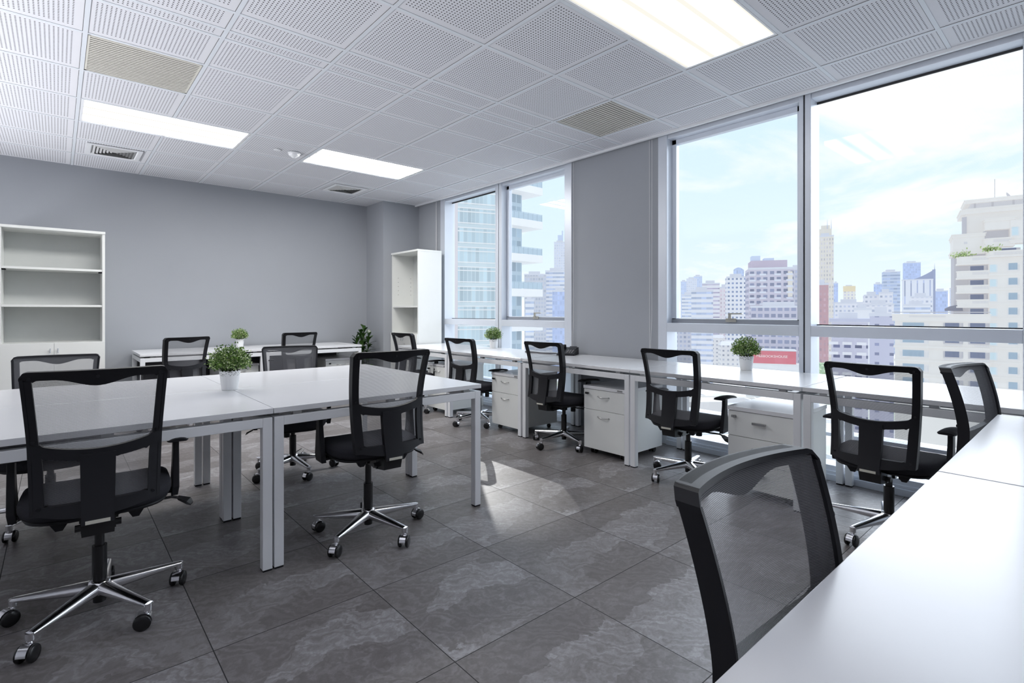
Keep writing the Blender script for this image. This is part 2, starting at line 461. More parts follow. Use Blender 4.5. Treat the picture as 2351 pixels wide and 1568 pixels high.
# ------------------------------------------------------------------ windows
XG = 4.215
def sheet(a, b, z0, z1): return MB().add([(XG, a, z0), (XG, a, z1), (XG, b, z1), (XG, b, z0)], [(0, 1, 2, 3)])
def window(n, y0, y1, jl, jr, sash, label=None):
    """y0..y1 outer extent; jl/jr: jamb widths at the high-y and low-y side"""
    root = struct(link('window_%d' % n, None))
    f = MB()
    x0, x1 = 4.08, 4.25
    f.box((x0, y1 - jl, 0), (x1, y1, 2.765)); f.box((x0, y0, 0), (x1, y0 + jr, 2.765))
    a, b = y0 + jr, y1 - jl
    f.box((x0 + .01, a, 2.715), (x1, b, 2.765)); f.box((x0, a, 1.0), (x1, b, 1.078))
    f.box((x0 + .02, a, .012), (x1, b, .10)); f.box((x0 - .015, a, 0), (x1, b, .045)); f.box((x0, a, .045), (x1, b, .065))
    f.box((x0 + .03, a, .30), (x1, b, .325))
    f.obj('window_frame', ALU, root, bevel=.003)
    sheet(a, b, .10, 1.0).obj('lower_pane', GLASS, root)
    if sash:
        s = MB(); w_ = .042; z0, z1 = 1.078, 2.715; xs0, xs1 = 4.165, 4.212
        s.box((xs0, a, z0), (xs1, a + w_, z1)); s.box((xs0, b - w_, z0), (xs1, b, z1)); s.box((xs0, a, z0), (xs1, b, z0 + w_)); s.box((xs0, a, z1 - w_), (xs1, b, z1))
        so = s.obj('sash', ALUD if False else ALU, root, bevel=.002)
        sheet(a + .01, b - .01, z0, z1).obj('pane', GLASS, so)
        MB().box((xs0 - .004, a, z0), (xs0 + .001, b, z0 + .034)).obj('bottom_rail', ALUD, so)
        hz = z0 + w_; ym = (a + b) / 2
        h = MB()
        h.box((xs0 - .012, ym - .045, hz - .028), (xs0, ym + .045, hz + .004)); h.box((xs0 - .03, ym - .01, hz + .0), (xs0 - .008, ym + .014, hz + .045))
        h.box((xs0 - .032, ym - .10, hz + .036), (xs0 - .014, ym + .014, hz + .048))
        h.obj('window_handle', M('handle_metal', (.45, .44, .40), .35, .5), root, bevel=.003)
    else:
        sheet(a, b, 1.078, 2.715).obj('upper_pane', GLASS, root)
        MB().box((XG - .012, a, 1.078), (XG - .001, b, 1.086)).box((XG - .012, a, 2.700), (XG - .001, b, 2.715)).obj('gasket', GASKET, root)
    return root
window(1, 4.925, 6.205, .11, .055, False)
window(2, 3.715, 4.915, .055, .10, True)
window(3, 1.452, 2.665, .09, .03, True)
window(4, .255, 1.442, .04, .055, False)
window(5, -1.0, .245, .055, .09, False)
g_ = MB()
for y in (4.92, 1.447, .25): g_.box((4.088, y - .005, 0), (4.24, y + .005, 2.765))
struct(g_.obj('trim_3', GASKET))

def cord(y, z0, lab, two=True):
    m = MB()
    m.tube([(4.065, y, ZC - .02), (4.068, y, z0 + .02), (4.068, y - .004, z0)], .0022, 6)
    if two: m.tube([(4.062, y - .028, ZC - .02), (4.066, y - .024, z0 + .3), (4.068, y - .006, z0)], .0022, 6)
    tag(m.obj('blind_cord', M('white_cord', (.72, .72, .72), .5)), lab, 'blind cord', 'white cords hanging from the roller blinds')
cord(6.30, 1.2, 'white double blind cord hanging left of the far window, by the narrow cabinet')
cord(3.70, .78, 'white blind cord hanging at the left edge of the grey pillar, beside the telephone')
cord(2.745, .80, 'white double blind cord hanging on the right side of the grey pillar')

# ------------------------------------------------------------------ desks
def desk(L, D, x0, y0, axis, label, group, panel=False):
    """L along its row, D deep; (x0,y0) = low corner; axis 'x' or 'y' is the row direction"""
    lx, ly = (L, D) if axis == 'x' else (D, L)
    o = thing('office_desk', label, 'desk', (x0, y0, 0), 0, group)
    e = .0015
    BX((e, e, .715), (lx - e, ly - e, .740)).obj('desktop', WHITE, o, bevel=.0015)
    s = .042; g = .004
    for i, (a, b) in enumerate(((g, g), (lx - s - g, g), (g, ly - s - g), (lx - s - g, ly - s - g))):
        lg = BX((a, b, .008), (a + s, b + s, .698)).obj('leg', WHITEM, o, bevel=.002)
        BX((a + .002, b + .002, 0), (a + s - .002, b + s - .002, .008)).obj('foot', BLACK, lg)
    r = MB()
    r.box((g + s, g, .656), (lx - g - s, g + s, .698)); r.box((g + s, ly - g - s, .656), (lx - g - s, ly - g, .698))
    r.box((g, g + s, .656), (g + s, ly - g - s, .698)); r.box((lx - g - s, g + s, .656), (lx - g, ly - g - s, .698))
    r.obj('frame_rail', WHITEM, o, bevel=.002)
    for a in (.09, .5, .91):
        for b in (g + .004, (ly if axis == 'x' else lx) - g - .034):
            bb = ((a * lx - .02, b, .698), (a * lx + .02, b + .03, .715)) if axis == 'x' else ((b, a * ly - .02, .698), (b + .03, a * ly + .02, .715))
            BX(*bb).obj('spacer', STEEL, o)
    tr = MB()
    if axis == 'x': tr.box((.18, ly * .5 - .05, .66), (lx - .18, ly * .5 + .05, .712))
    else: tr.box((lx * .5 - .05, .18, .66), (lx * .5 + .05, ly - .18, .712))
    tr.obj('cable_tray', WHITEM, o)
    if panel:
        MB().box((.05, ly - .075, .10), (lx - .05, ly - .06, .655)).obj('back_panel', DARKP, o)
    return o
gm = 'white desks of the four-desk island on the left'
desk(1.2, .79, -.455, 2.505, 'x', 'white desk of the left island behind the frontmost black chair', gm)
desk(1.2, .79, .745, 2.505, 'x', 'white desk at the near right corner of the left island', gm)
desk(1.2, .79, -.455, 3.30, 'x', 'white far-side desk of the left island, nearest the tall bookcase', gm)
desk(1.2, .79, .745, 3.30, 'x', 'white desk at the far right corner of the left island', gm)
gw = 'white desks in a row along the windows'
desk(1.21, .785, 3.27, -.04, 'y', 'white desk at the right end of the window row', gw)
desk(1.21, .785, 3.27, 1.175, 'y', 'white window desk carrying a potted plant, over the pedestal with bar handles', gw)
desk(1.21, .785, 3.27, 2.39, 'y', 'white window desk in front of the grey pillar', gw)
desk(1.22, .785, 3.27, 3.615, 'y', 'white window desk carrying the black telephone', gw)
desk(1.19, .785, 3.27, 4.845, 'y', 'white desk at the far end of the window row, beside the narrow cabinet', gw)
gb = 'white desks along the back wall'
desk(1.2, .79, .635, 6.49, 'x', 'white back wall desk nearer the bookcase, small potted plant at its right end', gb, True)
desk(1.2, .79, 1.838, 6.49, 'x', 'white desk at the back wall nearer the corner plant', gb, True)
gn = 'white desks in the near right foreground'
desk(1.36, .80, .475, -.49, 'x', 'large white desk top filling the bottom right corner', gn)
desk(1.2, .80, 1.84, -.49, 'x', 'white desk beyond the seam of the foreground desk, running towards the windows', gn)

# ------------------------------------------------------------------ pedestals
def bow_handle():
    m = MB(); pts = []
    for k in range(9):
        a = k / 8; pts.append(((a - .5) * .11, -.004 - .022 * math.sin(PI * a), -.004 * math.sin(PI * a)))
    m.tube(pts, [.003 + .0015 * math.sin(PI * k / 8) for k in range(9)], 8)
    for x in (-.055, .055): m.cyl((x, 0, 0), (x, -.006, 0), .005, n=10)
    return m.mesh('handle', STEEL)
HB = bow_handle()
HBAR = MB().box((-.04, -.026, -.008), (.04, -.012, .006)).box((-.036, -.014, -.004), (-.026, 0, .004)).box((.026, -.014, -.004), (.036, 0, .004)).mesh('handle', STEEL)
CASTS = MB()
for x in (-.015, .015): CASTS.cyl((x - .008, 0, .021), (x + .008, 0, .021), .021, n=18)
CASTS.box((-.007, -.012, .018), (.007, .012, .05))
CASTS = CASTS.mesh('caster', BLACKG)
def pedestal(x, y, rz, label, bars=False, group='white mobile drawer pedestals'):
    """origin: front centre on floor, front faces local -Y"""
    o = thing('drawer_pedestal', label, 'drawer unit', (x, y, 0), rz, group)
    W, D = .41, .52
    BX((-W / 2, .019, .052), (W / 2, D, .542)).obj('carcass', WHITEC, o)
    BX((-W / 2 - .004, -.004, .542), (W / 2 + .004, D + .004, .567)).obj('top', WHITE, o, bevel=.001)
    hs = [.166, .322] if not bars else [.161, .161, .163]
    z = .540
    for k, h_ in enumerate(hs):
        z0 = z - h_ + .0015
        dr = BX((-W / 2 + .001, 0, z0), (W / 2 - .001, .018, z - .0015)).obj('drawer', WHITEC, o, bevel=.001)
        zz = (z - .052) if not bars else (z - .062)
        link('handle', HBAR if bars else HB, dr, (.0, 0, zz))
        z -= h_
    MB().cyl((-W / 2 + .05, 0, .505), (-W / 2 + .05, -.008, .505), .009, n=16, mat=STEEL).box((-W / 2 + .048, -.022, .496), (-W / 2 + .052, -.008, .512), STEEL if bars else BLACKG).box((-W/2+.036, -.030, .50), (-W/2+.060, -.022, .516), STEEL if bars else BLACKG).obj('lock', None, o)
    if not bars: BX((W / 2 - .065, -.0052, .5475), (W / 2 - .015, -.0042, .5605)).obj('sticker', STEEL, o)
    for a, b in ((-.15, .07), (.15, .07), (-.15, .46), (.15, .46)): link('caster', CASTS, o, (a, b, 0), R(random.uniform(-60, 60)))
    return o
pedestal(3.30, 1.425, -PI / 2, 'white drawer pedestal with straight grey bar handles under a window desk', True)
pedestal(3.32, 2.675, -PI / 2, 'white pedestal with bow handles, second along the window row from the camera')
pedestal(3.32, 3.90, -PI / 2, 'white pedestal with bow handles, under the window desk with the telephone')
pedestal(3.33, 5.13, -PI / 2, 'white pedestal with bow handles, under the farthest window desk')
pedestal(1.59, 6.60, 0, 'white pedestal under the back wall desk with the small plant on it')
pedestal(2.80, 6.60, 0, 'white pedestal under the back wall desk near the corner plant')

# ------------------------------------------------------------------ bookcases
def bookcase(W, D, H, name, label, x, y, rz, shelves, zdoor, backoff=.012, doors=2, pins=False):
    """front faces local -Y, origin at front centre on floor"""
    o = thing(name, label, 'bookcase', (x, y, 0), rz)
    t_ = .022
    BX((-W / 2, 0, .0), (-W / 2 + t_, D, H - .025)).obj('side_panel', WHITEC, o); BX((W / 2 - t_, 0, .0), (W / 2, D, H - .025)).obj('side_panel', WHITEC, o)
    BX((-W / 2 - .002, -.012, H - .025), (W / 2 + .002, D, H)).obj('top', WHITEC, o, bevel=.001)
    BX((-W / 2 + t_, D - .03, .06), (W / 2 - t_, D - .02, H - .025)).obj('back_panel', M('cabinet_back', (.60, .62, .61), .45), o)
    BX((-W / 2 + t_, .002, zdoor - .02), (W / 2 - t_, D - .03, zdoor)).obj('fixed_shelf', WHITEC, o)
    for z in shelves:
        s = BX((-W / 2 + t_ + .001, .008, z - .011), (W / 2 - t_ - .001, D - .032, z + .011)).obj('shelf', WHITEC, o)
    wd = (W - .004) / doors
    for k in range(doors):
        a = -W / 2 + .001 + k * (wd + .002)
        d = BX((a, -.02, .06), (a + wd, -.002, zdoor)).obj('door', WHITEC, o, bevel=.001)
        hx = (a + wd - .028) if k == 0 else a + .028
        MB().cyl((hx, -.02, zdoor - .07), (hx, -.04, zdoor - .07), .004, n=10).tube([(hx, -.04, zdoor - .055), (hx, -.043, zdoor - .10)], .0055, 10).obj('handle', CHROME, d)
        if k == doors - 1: MB().cyl((a + .03, -.02, zdoor - .145), (a + .03, -.026, zdoor - .145), .010, n=16).obj('lock', STEEL, d)
    BX((-W / 2 + t_, .03, 0), (W / 2 - t_, .045, .06)).obj('plinth', WHITEC, o)
    if pins:
        p = MB()
        for yy in (D * .25, D * .8):
            for k in range(5):
                for s_ in (-1, 1):
                    xx = s_ * (W / 2 - t_ - .0005)
                    p.cyl((xx, yy, 1.42 + k * .06), (xx - s_ * .0015, yy, 1.42 + k * .06), .004, n=8)
        p.obj('shelf_pin_holes', BLACK, o)
    else:
        p = MB()
        for s_ in (-1, 1):
            for yy in (.04, .10):
                p.box((s_ * (W / 2 - t_) - (.0 if s_ < 0 else .028), yy, shelves[0] - .022), (s_ * (W / 2 - t_) + (.028 if s_ < 0 else 0), yy + .018, shelves[0] - .0115))
        p.obj('shelf_support', BLACK, o)
    return o
bookcase(.80, .415, 2.01, 'bookcase', 'tall cream white bookcase with three open shelves over two doors at the back wall', -.022, 6.90, 0, [1.604, 1.236], .868)
bookcase(.73, .37, 2.015, 'bookcase', 'narrow white cabinet with open upper shelves in the corner beside the windows', 3.635, 6.425, -PI / 2, [1.245], .875, pins=True)

# ------------------------------------------------------------------ chairs
def sm(t): t = max(0, min(1, t)); return t * t * (3 - 2 * t)
def xo(z): # half width of the back
    if z < .735: return .176 + (z - .47) / .265 * .010
    return .186 + (z - .735) / .25 * .016
def y0f(z):
    a = -.262 - .035 * ((z - .73) / .26) ** 2 if z < .73 else -.262 - .062 * ((z - .73) / .255) ** 1.5
    return a
def bend(x, z, off):
    return (x, y0f(z) + .034 * (x / .2) ** 2 + off, z)
def ztop(x):
    ax = abs(x); X = .202; r = .022
    z = .985
    if ax > X - r: d = ax - (X - r); z -= r - math.sqrt(max(0, r * r - d * d))
    return z
def fil(dx, r=.016):
    return r - math.sqrt(max(0, r * r - (r - dx) ** 2)) if dx < r else 0
def patch(m, P, nu, nv, yb, yf, mat=None):
    vs = []
    for side in (yb, yf):
        for i in range(nu + 1):
            for j in range(nv + 1):
                x, z = P(i / nu, j / nv); vs.append(bend(x, z, side))
    n1 = (nu + 1) * (nv + 1); id_ = lambda s_, i, j: s_ * n1 + i * (nv + 1) + j
    f = []
    for i in range(nu):
        for j in range(nv):
            f.append((id_(0, i, j), id_(0, i + 1, j), id_(0, i + 1, j + 1), id_(0, i, j + 1)))
            f.append((id_(1, i, j), id_(1, i, j + 1), id_(1, i + 1, j + 1), id_(1, i + 1, j)))
    m.add(vs, f, mat, True)
    e = []
    for i in range(nu): e += [(id_(0, i + 1, 0), id_(0, i, 0), id_(1, i, 0), id_(1, i + 1, 0)), (id_(0, i, nv), id_(0, i + 1, nv), id_(1, i + 1, nv), id_(1, i, nv))]
    for j in range(nv): e += [(id_(0, 0, j), id_(0, 0, j + 1), id_(1, 0, j + 1), id_(1, 0, j)), (id_(0, nu, j + 1), id_(0, nu, j), id_(1, nu, j), id_(1, nu, j + 1))]
    m.add(vs, e, mat, False)

def back_frame():
    m = MB(); yb, yf = -.020, .002
    SW = lambda z: .028 + .008 * sm((.74 - z) / .08)
    xi = lambda z: xo(z) - SW(z)
    zb = lambda x: .478 + .030 * (abs(x) / .18) ** 2
    for s in (-1, 1):
        patch(m, lambda a, b: (s * (xi(.50 + a * .455) + b * (xo(.50 + a * .455) - xi(.50 + a * .455))), .50 + a * .455), 22, 2, yb, yf)
        patch(m, lambda a, b: (s * (xo(.50 + a * .463) - .008 + b * .010), .50 + a * .463), 22, 1, yb - .001, .019)   # raised outer rim
    def top(a, b):
        x = (a * 2 - 1) * .202
        lo = .956 - .026 * sm(1 - abs(x + .0) / .115)
        dx = (xi(.95) - abs(x))
        if dx > 0: lo -= fil(dx)
        return x, lo + b * (ztop(x) - lo)
    patch(m, top, 48, 3, yb, yf)
    patch(m, lambda a, b: ((a * 2 - 1) * .203, ztop((a * 2 - 1) * .2019) - .009 * (1 - b)), 40, 1, yb - .003, .019)
    def bar(a, b):
        x = (a * 2 - 1) * .186; u = abs(x) / .186
        hi = .705 + .034 * u ** 2; lo = hi - .036 - .004 * u
        dx = xi(.74) - abs(x)
        if dx > 0: hi += fil(dx)
        dx2 = .143 - abs(x)
        if dx2 > 0: lo -= fil(dx2, .014)
        dx3 = abs(x) - .049
        if 0 < dx3: lo -= fil(dx3, .012)
        return x, lo + b * (hi - lo)
    patch(m, bar, 48, 2, yb - .001, yf)
    def bot(a, b):
        x = (a * 2 - 1) * .178; u = abs(x) / .178
        lo = zb(x); hi = .528
        if u > .86: lo += .03 * ((u - .86) / .14) ** 2
        dx = .140 - abs(x)
        if dx > 0: hi += fil(dx)
        dx = abs(x) - .046
        if dx > 0: hi += fil(dx, .01)
        return x, lo + b * (hi - lo)
    patch(m, bot, 40, 2, yb, yf)
    patch(m, lambda a, b: ((b * 2 - 1) * (.045 + .005 * a), .455 + a * .235), 14, 6, yb - .006, yf)
    # screw heads
    for x, z in ((.178, .962), (-.178, .962), (.0, .962), (.172, .745), (-.172, .745), (.158, .525), (-.158, .525)):
        p = bend(x, z, yb - .0005); q = (p[0], p[1] - .003, p[2])
        m.cyl(p, q, .0055, n=12)
    return m.mesh('back_frame', BLACK)
def back_net():
    m = MB(); nu, nv = 22, 26; vs = []
    for j in range(nv + 1):
        z = .492 + (j / nv) * .487
        for i in range(nu + 1):
            x = (i / nu * 2 - 1) * (xo(z) - .007)
            zz = min(z, ztop(x) - .006)
            vs.append(bend(x, zz, .012))
    m.add(vs, [(j * (nu + 1) + i, j * (nu + 1) + i + 1, (j + 1) * (nu + 1) + i + 1, (j + 1) * (nu + 1) + i) for j in range(nv) for i in range(nu)], None, True)
    return m.mesh('back_net', NET)
def sell(a, rx, ry, n=3.6):
    c, s = math.cos(a), math.sin(a)
    return (math.copysign(abs(c) ** (2 / n), c) * rx, math.copysign(abs(s) ** (2 / n), s) * ry)
def seat_mesh():
    m = MB(); K = 56; rg = []
    for sc, z, crown in ((.90, .446, 0), (.975, .452, 0), (1.0, .468, 0), (1.0, .484, 0), (.985, .495, 0), (.94, .503, 0), (.8, .507, 0), (.55, .508, 0), (.25, .507, 0), (.02, .507, 0)):
        ring = []
        for k in range(K):
            x, y = sell(2 * PI * k / K, .232 * sc, .235 * sc)
            zz = z - .030 * sm((y - .09) / .16) + .006 * (abs(x) / .23) ** 2
            ring.append((x, y + .012, zz))
        rg.append(ring)
    m.rings(rg)
    return m.mesh('seat', SEATF)
def shell_mesh():
    m = MB(); K = 40; rg = []
    for sc, z in ((.80, .432), (.93, .437), (.955, .447), (.9, .452)):
        ring = []
        for k in range(K):
            x, y = sell(2 * PI * k / K, .232 * sc, .235 * sc)
            ring.append((x, y + .012, z - .030 * sm((y - .09) / .16)))
        rg.append(ring)
    m.rings(rg)
    for x in (-.11, .11):
        for y in (-.17, .10):
            m.rings([[(x - .026, y - .02, .438), (x + .026, y - .02, .438), (x + .026, y + .02, .438), (x - .026, y + .02, .438)], [(x - .010, y - .012, .408), (x + .010, y - .012, .408), (x + .010, y + .012, .408), (x - .010, y + .012, .408)]], smooth=False)
    return m.mesh('seat_shell', BLACK)
def mech_mesh():
    m = MB()
    m.box((-.05, -.215, .395), (.05, .07, .437)); m.box((-.058, -.12, .40), (.058, .0, .43))
    m.rings([[(-.045, -.292, .405), (.045, -.292, .405), (.045, -.20, .392), (-.045, -.20, .392)], [(-.05, -.302, .47), (.05, -.302, .47), (.05, -.215, .44), (-.05, -.215, .44)]], smooth=False)
    m.cyl((-.066, -.215, .415), (.066, -.215, .415), .012, n=12)
    m.cyl((0, 0, .37), (0, 0, .40), .030, n=20)
    return m.mesh('tilt_mechanism', BLACKG)
def arm_upright():
    m = MB()
    rg = []
    for (x, y0, y1, z, th) in ((.246, -.035, .06, .418, .012), (.250, -.035, .06, .45, .013), (.252, -.022, .046, .53, .012), (.253, -.012, .038, .60, .011), (.253, -.010, .036, .648, .011)):
        rg.append([(x - th, y0, z), (x + th, y0, z), (x + th, y1, z), (x - th, y1, z)])
    m.rings(rg, smooth=False)
    m.box((.12, -.02, .425), (.25, .045, .438))
    return m
def arm_pad():
    m = MB(); rg = []; n = 18
    for i in range(15):
        s = i / 14; y = -.095 + s * .255
        wv = .038 - .004 * s
        if s < .06: wv -= .007 * (1 - s / .06)
        if s > .9: wv -= .016 * ((s - .9) / .1) ** 2
        zc = .658 + .004 * math.sin(PI * s) - .012 * s ** 2
        th = .0105 - .003 * s
        if i in (0, 14): th *= .55
        ring = []
        for k in range(n):
            a = 2 * PI * k / n; cx = math.copysign(abs(math.cos(a)) ** .75, math.cos(a)); sz = math.sin(a)
            ring.append((.253 + wv * cx, y, zc + (th if sz > 0 else th * 1.1) * sz - .004 * cx * cx))
        rg.append(ring)
    m.rings(rg)
    return m
def mirror_mesh(mb, name, mat, bevelname=None):
    m2 = MB(); m2.v = [(-x, y, z) for x, y, z in mb.v]; m2.f = [list(reversed(f)) for f in mb.f]; m2.mi = mb.mi; m2.sm = mb.sm; m2.mats = mb.mats
    return m2.mesh(name, mat)
def base_mesh():
    m = MB()
    m.lathe([(.024, .130), (.034, .126), (.038, .112), (.036, .085), (.028, .072), (0, .072)], 24)
    for k in range(5):
        T = Matrix.Rotation(2 * PI * k / 5, 4, 'Z'); rg = []
        for s in range(9):
            t = s / 8; r = .020 + t * .262
            w_ = .031 * (1 - t) + .018 * t; top = .126 - .030 * t
            bot_ = .078 + .003 * t
            h = (top - bot_)
            rg.append([(r, -w_, bot_ + h * .30), (r, -w_ * .55, bot_), (r, w_ * .55, bot_), (r, w_, bot_ + h * .30), (r, w_ * .86, bot_ + h * .78), (r, w_ * .32, top), (r, -w_ * .32, top), (r, -w_ * .86, bot_ + h * .78)])
        m.rings(rg, T=T)
        m.cyl((.279, 0, .066), (.279, 0, .092), .0145, n=16, T=T)
    return m.mesh('star_base', CHROME)
def caster_mesh():
    m = MB()
    m.cyl((0, 0, .045), (0, 0, .080), .0075, n=12)
    n = 14; r = .0315
    for (rr, rev) in ((r, False), (r - .0018, True)):
        vs = []
        for i in range(n + 1):
            a = R(-12) + R(190) * i / n
            for x in (-.015, .015): vs.append((x, -.016 + math.cos(a) * rr, .030 + math.sin(a) * rr))
        fs = [(2 * i, 2 * i + 1, 2 * i + 3, 2 * i + 2) for i in range(n)]
        m.add(vs, [tuple(reversed(f)) for f in fs] if rev else fs, None, True)
    vs = []
    for i in range(n + 1):
        a = R(-12) + R(190) * i / n
        for rr in (r - .0018, r):
            for x in (-.0152, .0152): vs.append((x, -.016 + math.cos(a) * rr, .030 + math.sin(a) * rr))
    fs = []
    for i in range(n): b = 4 * i; fs += [(b, b + 2, b + 6, b + 4), (b + 1, b + 5, b + 7, b + 3)]
    m.add(vs, fs, None, False)
    m.box((-.004, -.030, .03), (.004, .004, .058))
    return m.mesh('caster', CHROME)
def wheel_mesh():
    m = MB()
    prof = [(0, -.008), (.020, -.008), (.026, -.006), (.029, -.002), (.029, .004), (.027, .007), (.012, .008), (0, .008)]
    m.lathe(prof, 24, T=Matrix.Rotation(PI / 2, 4, 'Y'))
    return m.mesh('wheel', BLACKG)
CH = {}
CH['frame'] = back_frame(); CH['net'] = back_net(); CH['seat'] = seat_mesh(); CH['shell'] = shell_mesh(); CH['mech'] = mech_mesh()
au, ap = arm_upright(), arm_pad()
CH['armR'] = au.mesh('armrest', BLACK); CH['armL'] = mirror_mesh(au, 'armrest', BLACK)
CH['padR'] = ap.mesh('arm_pad', BLACK); CH['padL'] = mirror_mesh(ap, 'arm_pad', BLACK)
CH['base'] = base_mesh(); CH['caster'] = caster_mesh(); CH['wheel'] = wheel_mesh()
CH['col'] = MB().cyl((0, 0, .10), (0, 0, .265), .024, n=24).cyl((0, 0, .045), (0, 0, .075), .021, n=20).cyl((0, 0, .26), (0, 0, .40), .016, n=20).mesh('gas_column', BLACKG)
CH['knob'] = MB().cyl((.045, .075, .352), (.045, .075, .40), .022, n=20).cyl((.045, .075, .40), (.045, .075, .435), .012, n=12).mesh('tension_knob', BLACK)
CH['lever'] = MB().tube([(.05, -.03, .418), (.17, -.03, .410), (.235, -.03, .412), (.262, -.035, .404)], .0055, 8).rings([[(.252, -.046, .410), (.262, -.022, .410), (.266, -.022, .398), (.256, -.046, .398)], [(.285, -.068, .392), (.305, -.018, .392), (.305, -.018, .380), (.285, -.068, .380)], [(.300, -.058, .376), (.312, -.026, .376), (.312, -.028, .370), (.300, -.058, .370)]], smooth=False).mesh('lever', BLACKG)
p_ = bend(0, .466, -.0305)
CH['stick'] = MB().box((-.034, p_[1] - .0015, .458), (.034, p_[1], .470)).mesh('sticker', STICK)

def chair(x, y, phi, dz, phase, label, arms=True):
    """phi: heading in degrees, counter-clockwise from +Y"""
    o = thing('office_chair', label, 'office chair', (x, y, 0), R(phi), 'black mesh-back swivel chairs')
    U = (0, 0, dz)
    fr = link('back_frame', CH['frame'], o, U); link('back_net', CH['net'], o, U)
    link('sticker', CH['stick'], fr)
    link('seat', CH['seat'], o, U); link('seat_shell', CH['shell'], o, U); link('tilt_mechanism', CH['mech'], o, U)
    for s in 'LR':
        a = link('armrest', CH['arm' + s], o, U, bevel=.004); link('arm_pad', CH['pad' + s], a)
    link('tension_knob', CH['knob'], o, U); link('lever', CH['lever'], o, U)
    link('gas_column', CH['col'], o)
    link('star_base', CH['base'], o, (0, 0, 0), R(phase - phi))
    for k in range(5):
        a = R(phase - phi + 72 * k)
        c_ = link('caster', CH['caster'], o, (.279 * math.cos(a), .279 * math.sin(a), 0), a + R(random.choice((-75, -40, 30, 60, 100, 150)) + random.uniform(-15, 15)))
        for s in (-1, 1): link('wheel', CH['wheel'], c_, (s * .0185, -.016, .029))
    return o
chair(.126, 2.609, -3.5, -.002, 10, 'black swivel chair frontmost at the left, back to us, at the left island desk')
chair(1.255, 2.605, -2.5, .003, -4, 'black swivel chair, back to us, at the near right desk of the left island')
chair(-.028, 3.913, 174, -.07, 20, 'black swivel chair facing us behind the left island, in front of the tall bookcase doors')
chair(1.312, 3.962, 165.5, -.078, -14, 'black swivel chair facing us across the left island, right of the potted plant')
chair(.866, 6.096, 15.6, -.051, 5, 'black swivel chair at the back wall desk nearer the tall bookcase')
chair(2.155, 6.587, 3, -.054, 30, 'black swivel chair at the back wall desk nearer the corner plant')
chair(3.324, 5.445, -85, -.057, 30, 'farthest black swivel chair of the window row, by the narrow cabinet')
chair(3.36, 4.37, -82, -.078, 36, 'black swivel chair of the window row near the plant before the glass tower')
chair(3.395, 3.18, -85, -.064, 36, 'black swivel chair of the window row in front of the telephone')
chair(3.37, 1.955, -85, -.058, 16, 'black swivel chair of the window row left of the pedestal with bar handles')
chair(3.295, .755, -92, -.06, 17, 'black swivel chair of the window row right of the pedestal with bar handles')
chair(2.931, .125, 171, -.036, 20, 'black swivel chair seen from the side at the far end of the foreground desks')
chair(.882, .110, 177, -.064, 20, 'large black mesh chair back in the near right foreground, facing the foreground desk')

# ------------------------------------------------------------------ plants
def bushy(seed, r=.102, n=150):
    rnd = random.Random(seed); m = MB(); st = MB()
    for k in range(n):
        a = k * 2.39996 + rnd.uniform(-.2, .2); c_ = 1 - 1.25 * (k + .5) / n
        sn = math.sqrt(max(0, 1 - c_ * c_)); q = rnd.uniform(.84, 1.06)
        tip = Vector((math.cos(a) * r * sn * q, math.sin(a) * r * sn * q, .150 + (.098 if c_ > 0 else .10) * c_ * q))
        b = Vector((math.cos(a) * .022, math.sin(a) * .022, .092))
        mid = b.lerp(tip, .5) + Vector((0, 0, .010))
        st.tube([b, mid, tip], .0009, 3)
        for j in range(17):
            t_ = rnd.uniform(.45, 1.03); p = b.lerp(mid, t_ * 2) if t_ < .5 else mid.lerp(tip, t_ * 2 - 1)
            p = p + Vector([rnd.gauss(0, .0055) for _ in range(3)])
            d = (p - Vector((0, 0, .11))).normalized() * 1.1 + Vector([rnd.gauss(0, .6) for _ in range(3)]); d.normalize()
            u = d.cross(Vector([rnd.gauss(0, 1) for _ in range(3)])).normalized()
            L = rnd.uniform(.009, .015); wd = L * .34; nrm = d.cross(u)
            m.add([p, p + d * L * .55 + u * wd + nrm * .001, p + d * L, p + d * L * .55 - u * wd + nrm * .001], [(0, 1, 2, 3)], None)
    return m.mesh('foliage', LEAFS), st.mesh('stems', STEM)
def pot_mesh():
    m = MB(); n = 48
    prof = [(0, 0), (.040, 0), (.0415, .004), (.0525, .106)]
    v = []; k = len(prof)
    for i in range(n):
        a = 2 * PI * i / n
        for j, (r, z) in enumerate(prof):
            if j == 3: z += .0035 * math.cos(a * 16)
            v.append((r * math.cos(a), r * math.sin(a), z))
    f = [(i * k + j, ((i + 1) % n) * k + j, ((i + 1) % n) * k + j + 1, i * k + j + 1) for i in range(n) for j in range(k - 1)]
    m.add(v, f, POT, True)
    v2 = [(.97 * x, .97 * y, z) for x, y, z in v]
    m.add(v2, [tuple(reversed(q)) for q in f], POT, True)
    return m.mesh('pot')
PM = pot_mesh(); SM_ = MB().lathe([(0, .088), (.047, .088)], 24).mesh('soil', SOIL)
FV = [bushy(3), bushy(11), bushy(23)]
for x, y, z, sc, k, lab in ((.735, 3.262, .740, 1.02, 0, 'potted green plant in a white lace-rim pot standing on the left island'),
                         (1.70, 7.05, .740, .92, 1, 'small potted plant in a white pot on the back wall desk'),
                         (3.93, 4.83, .740, 1.0, 2, 'potted pale green plant on the window desk in front of the glass tower'),
                         (3.90, 1.785, .740, 1.0, 1, 'potted green plant on the window desk in front of the city skyline')):
    o = thing('potted_plant', lab, 'potted plant', (x, y, z), k * 1.9, 'small green plants in white lace-rim pots')
    o.scale = (sc, sc, sc)
    link('pot', PM, o); link('soil', SM_, o); link('foliage', FV[k][0], o); link('stem', FV[k][1], o)

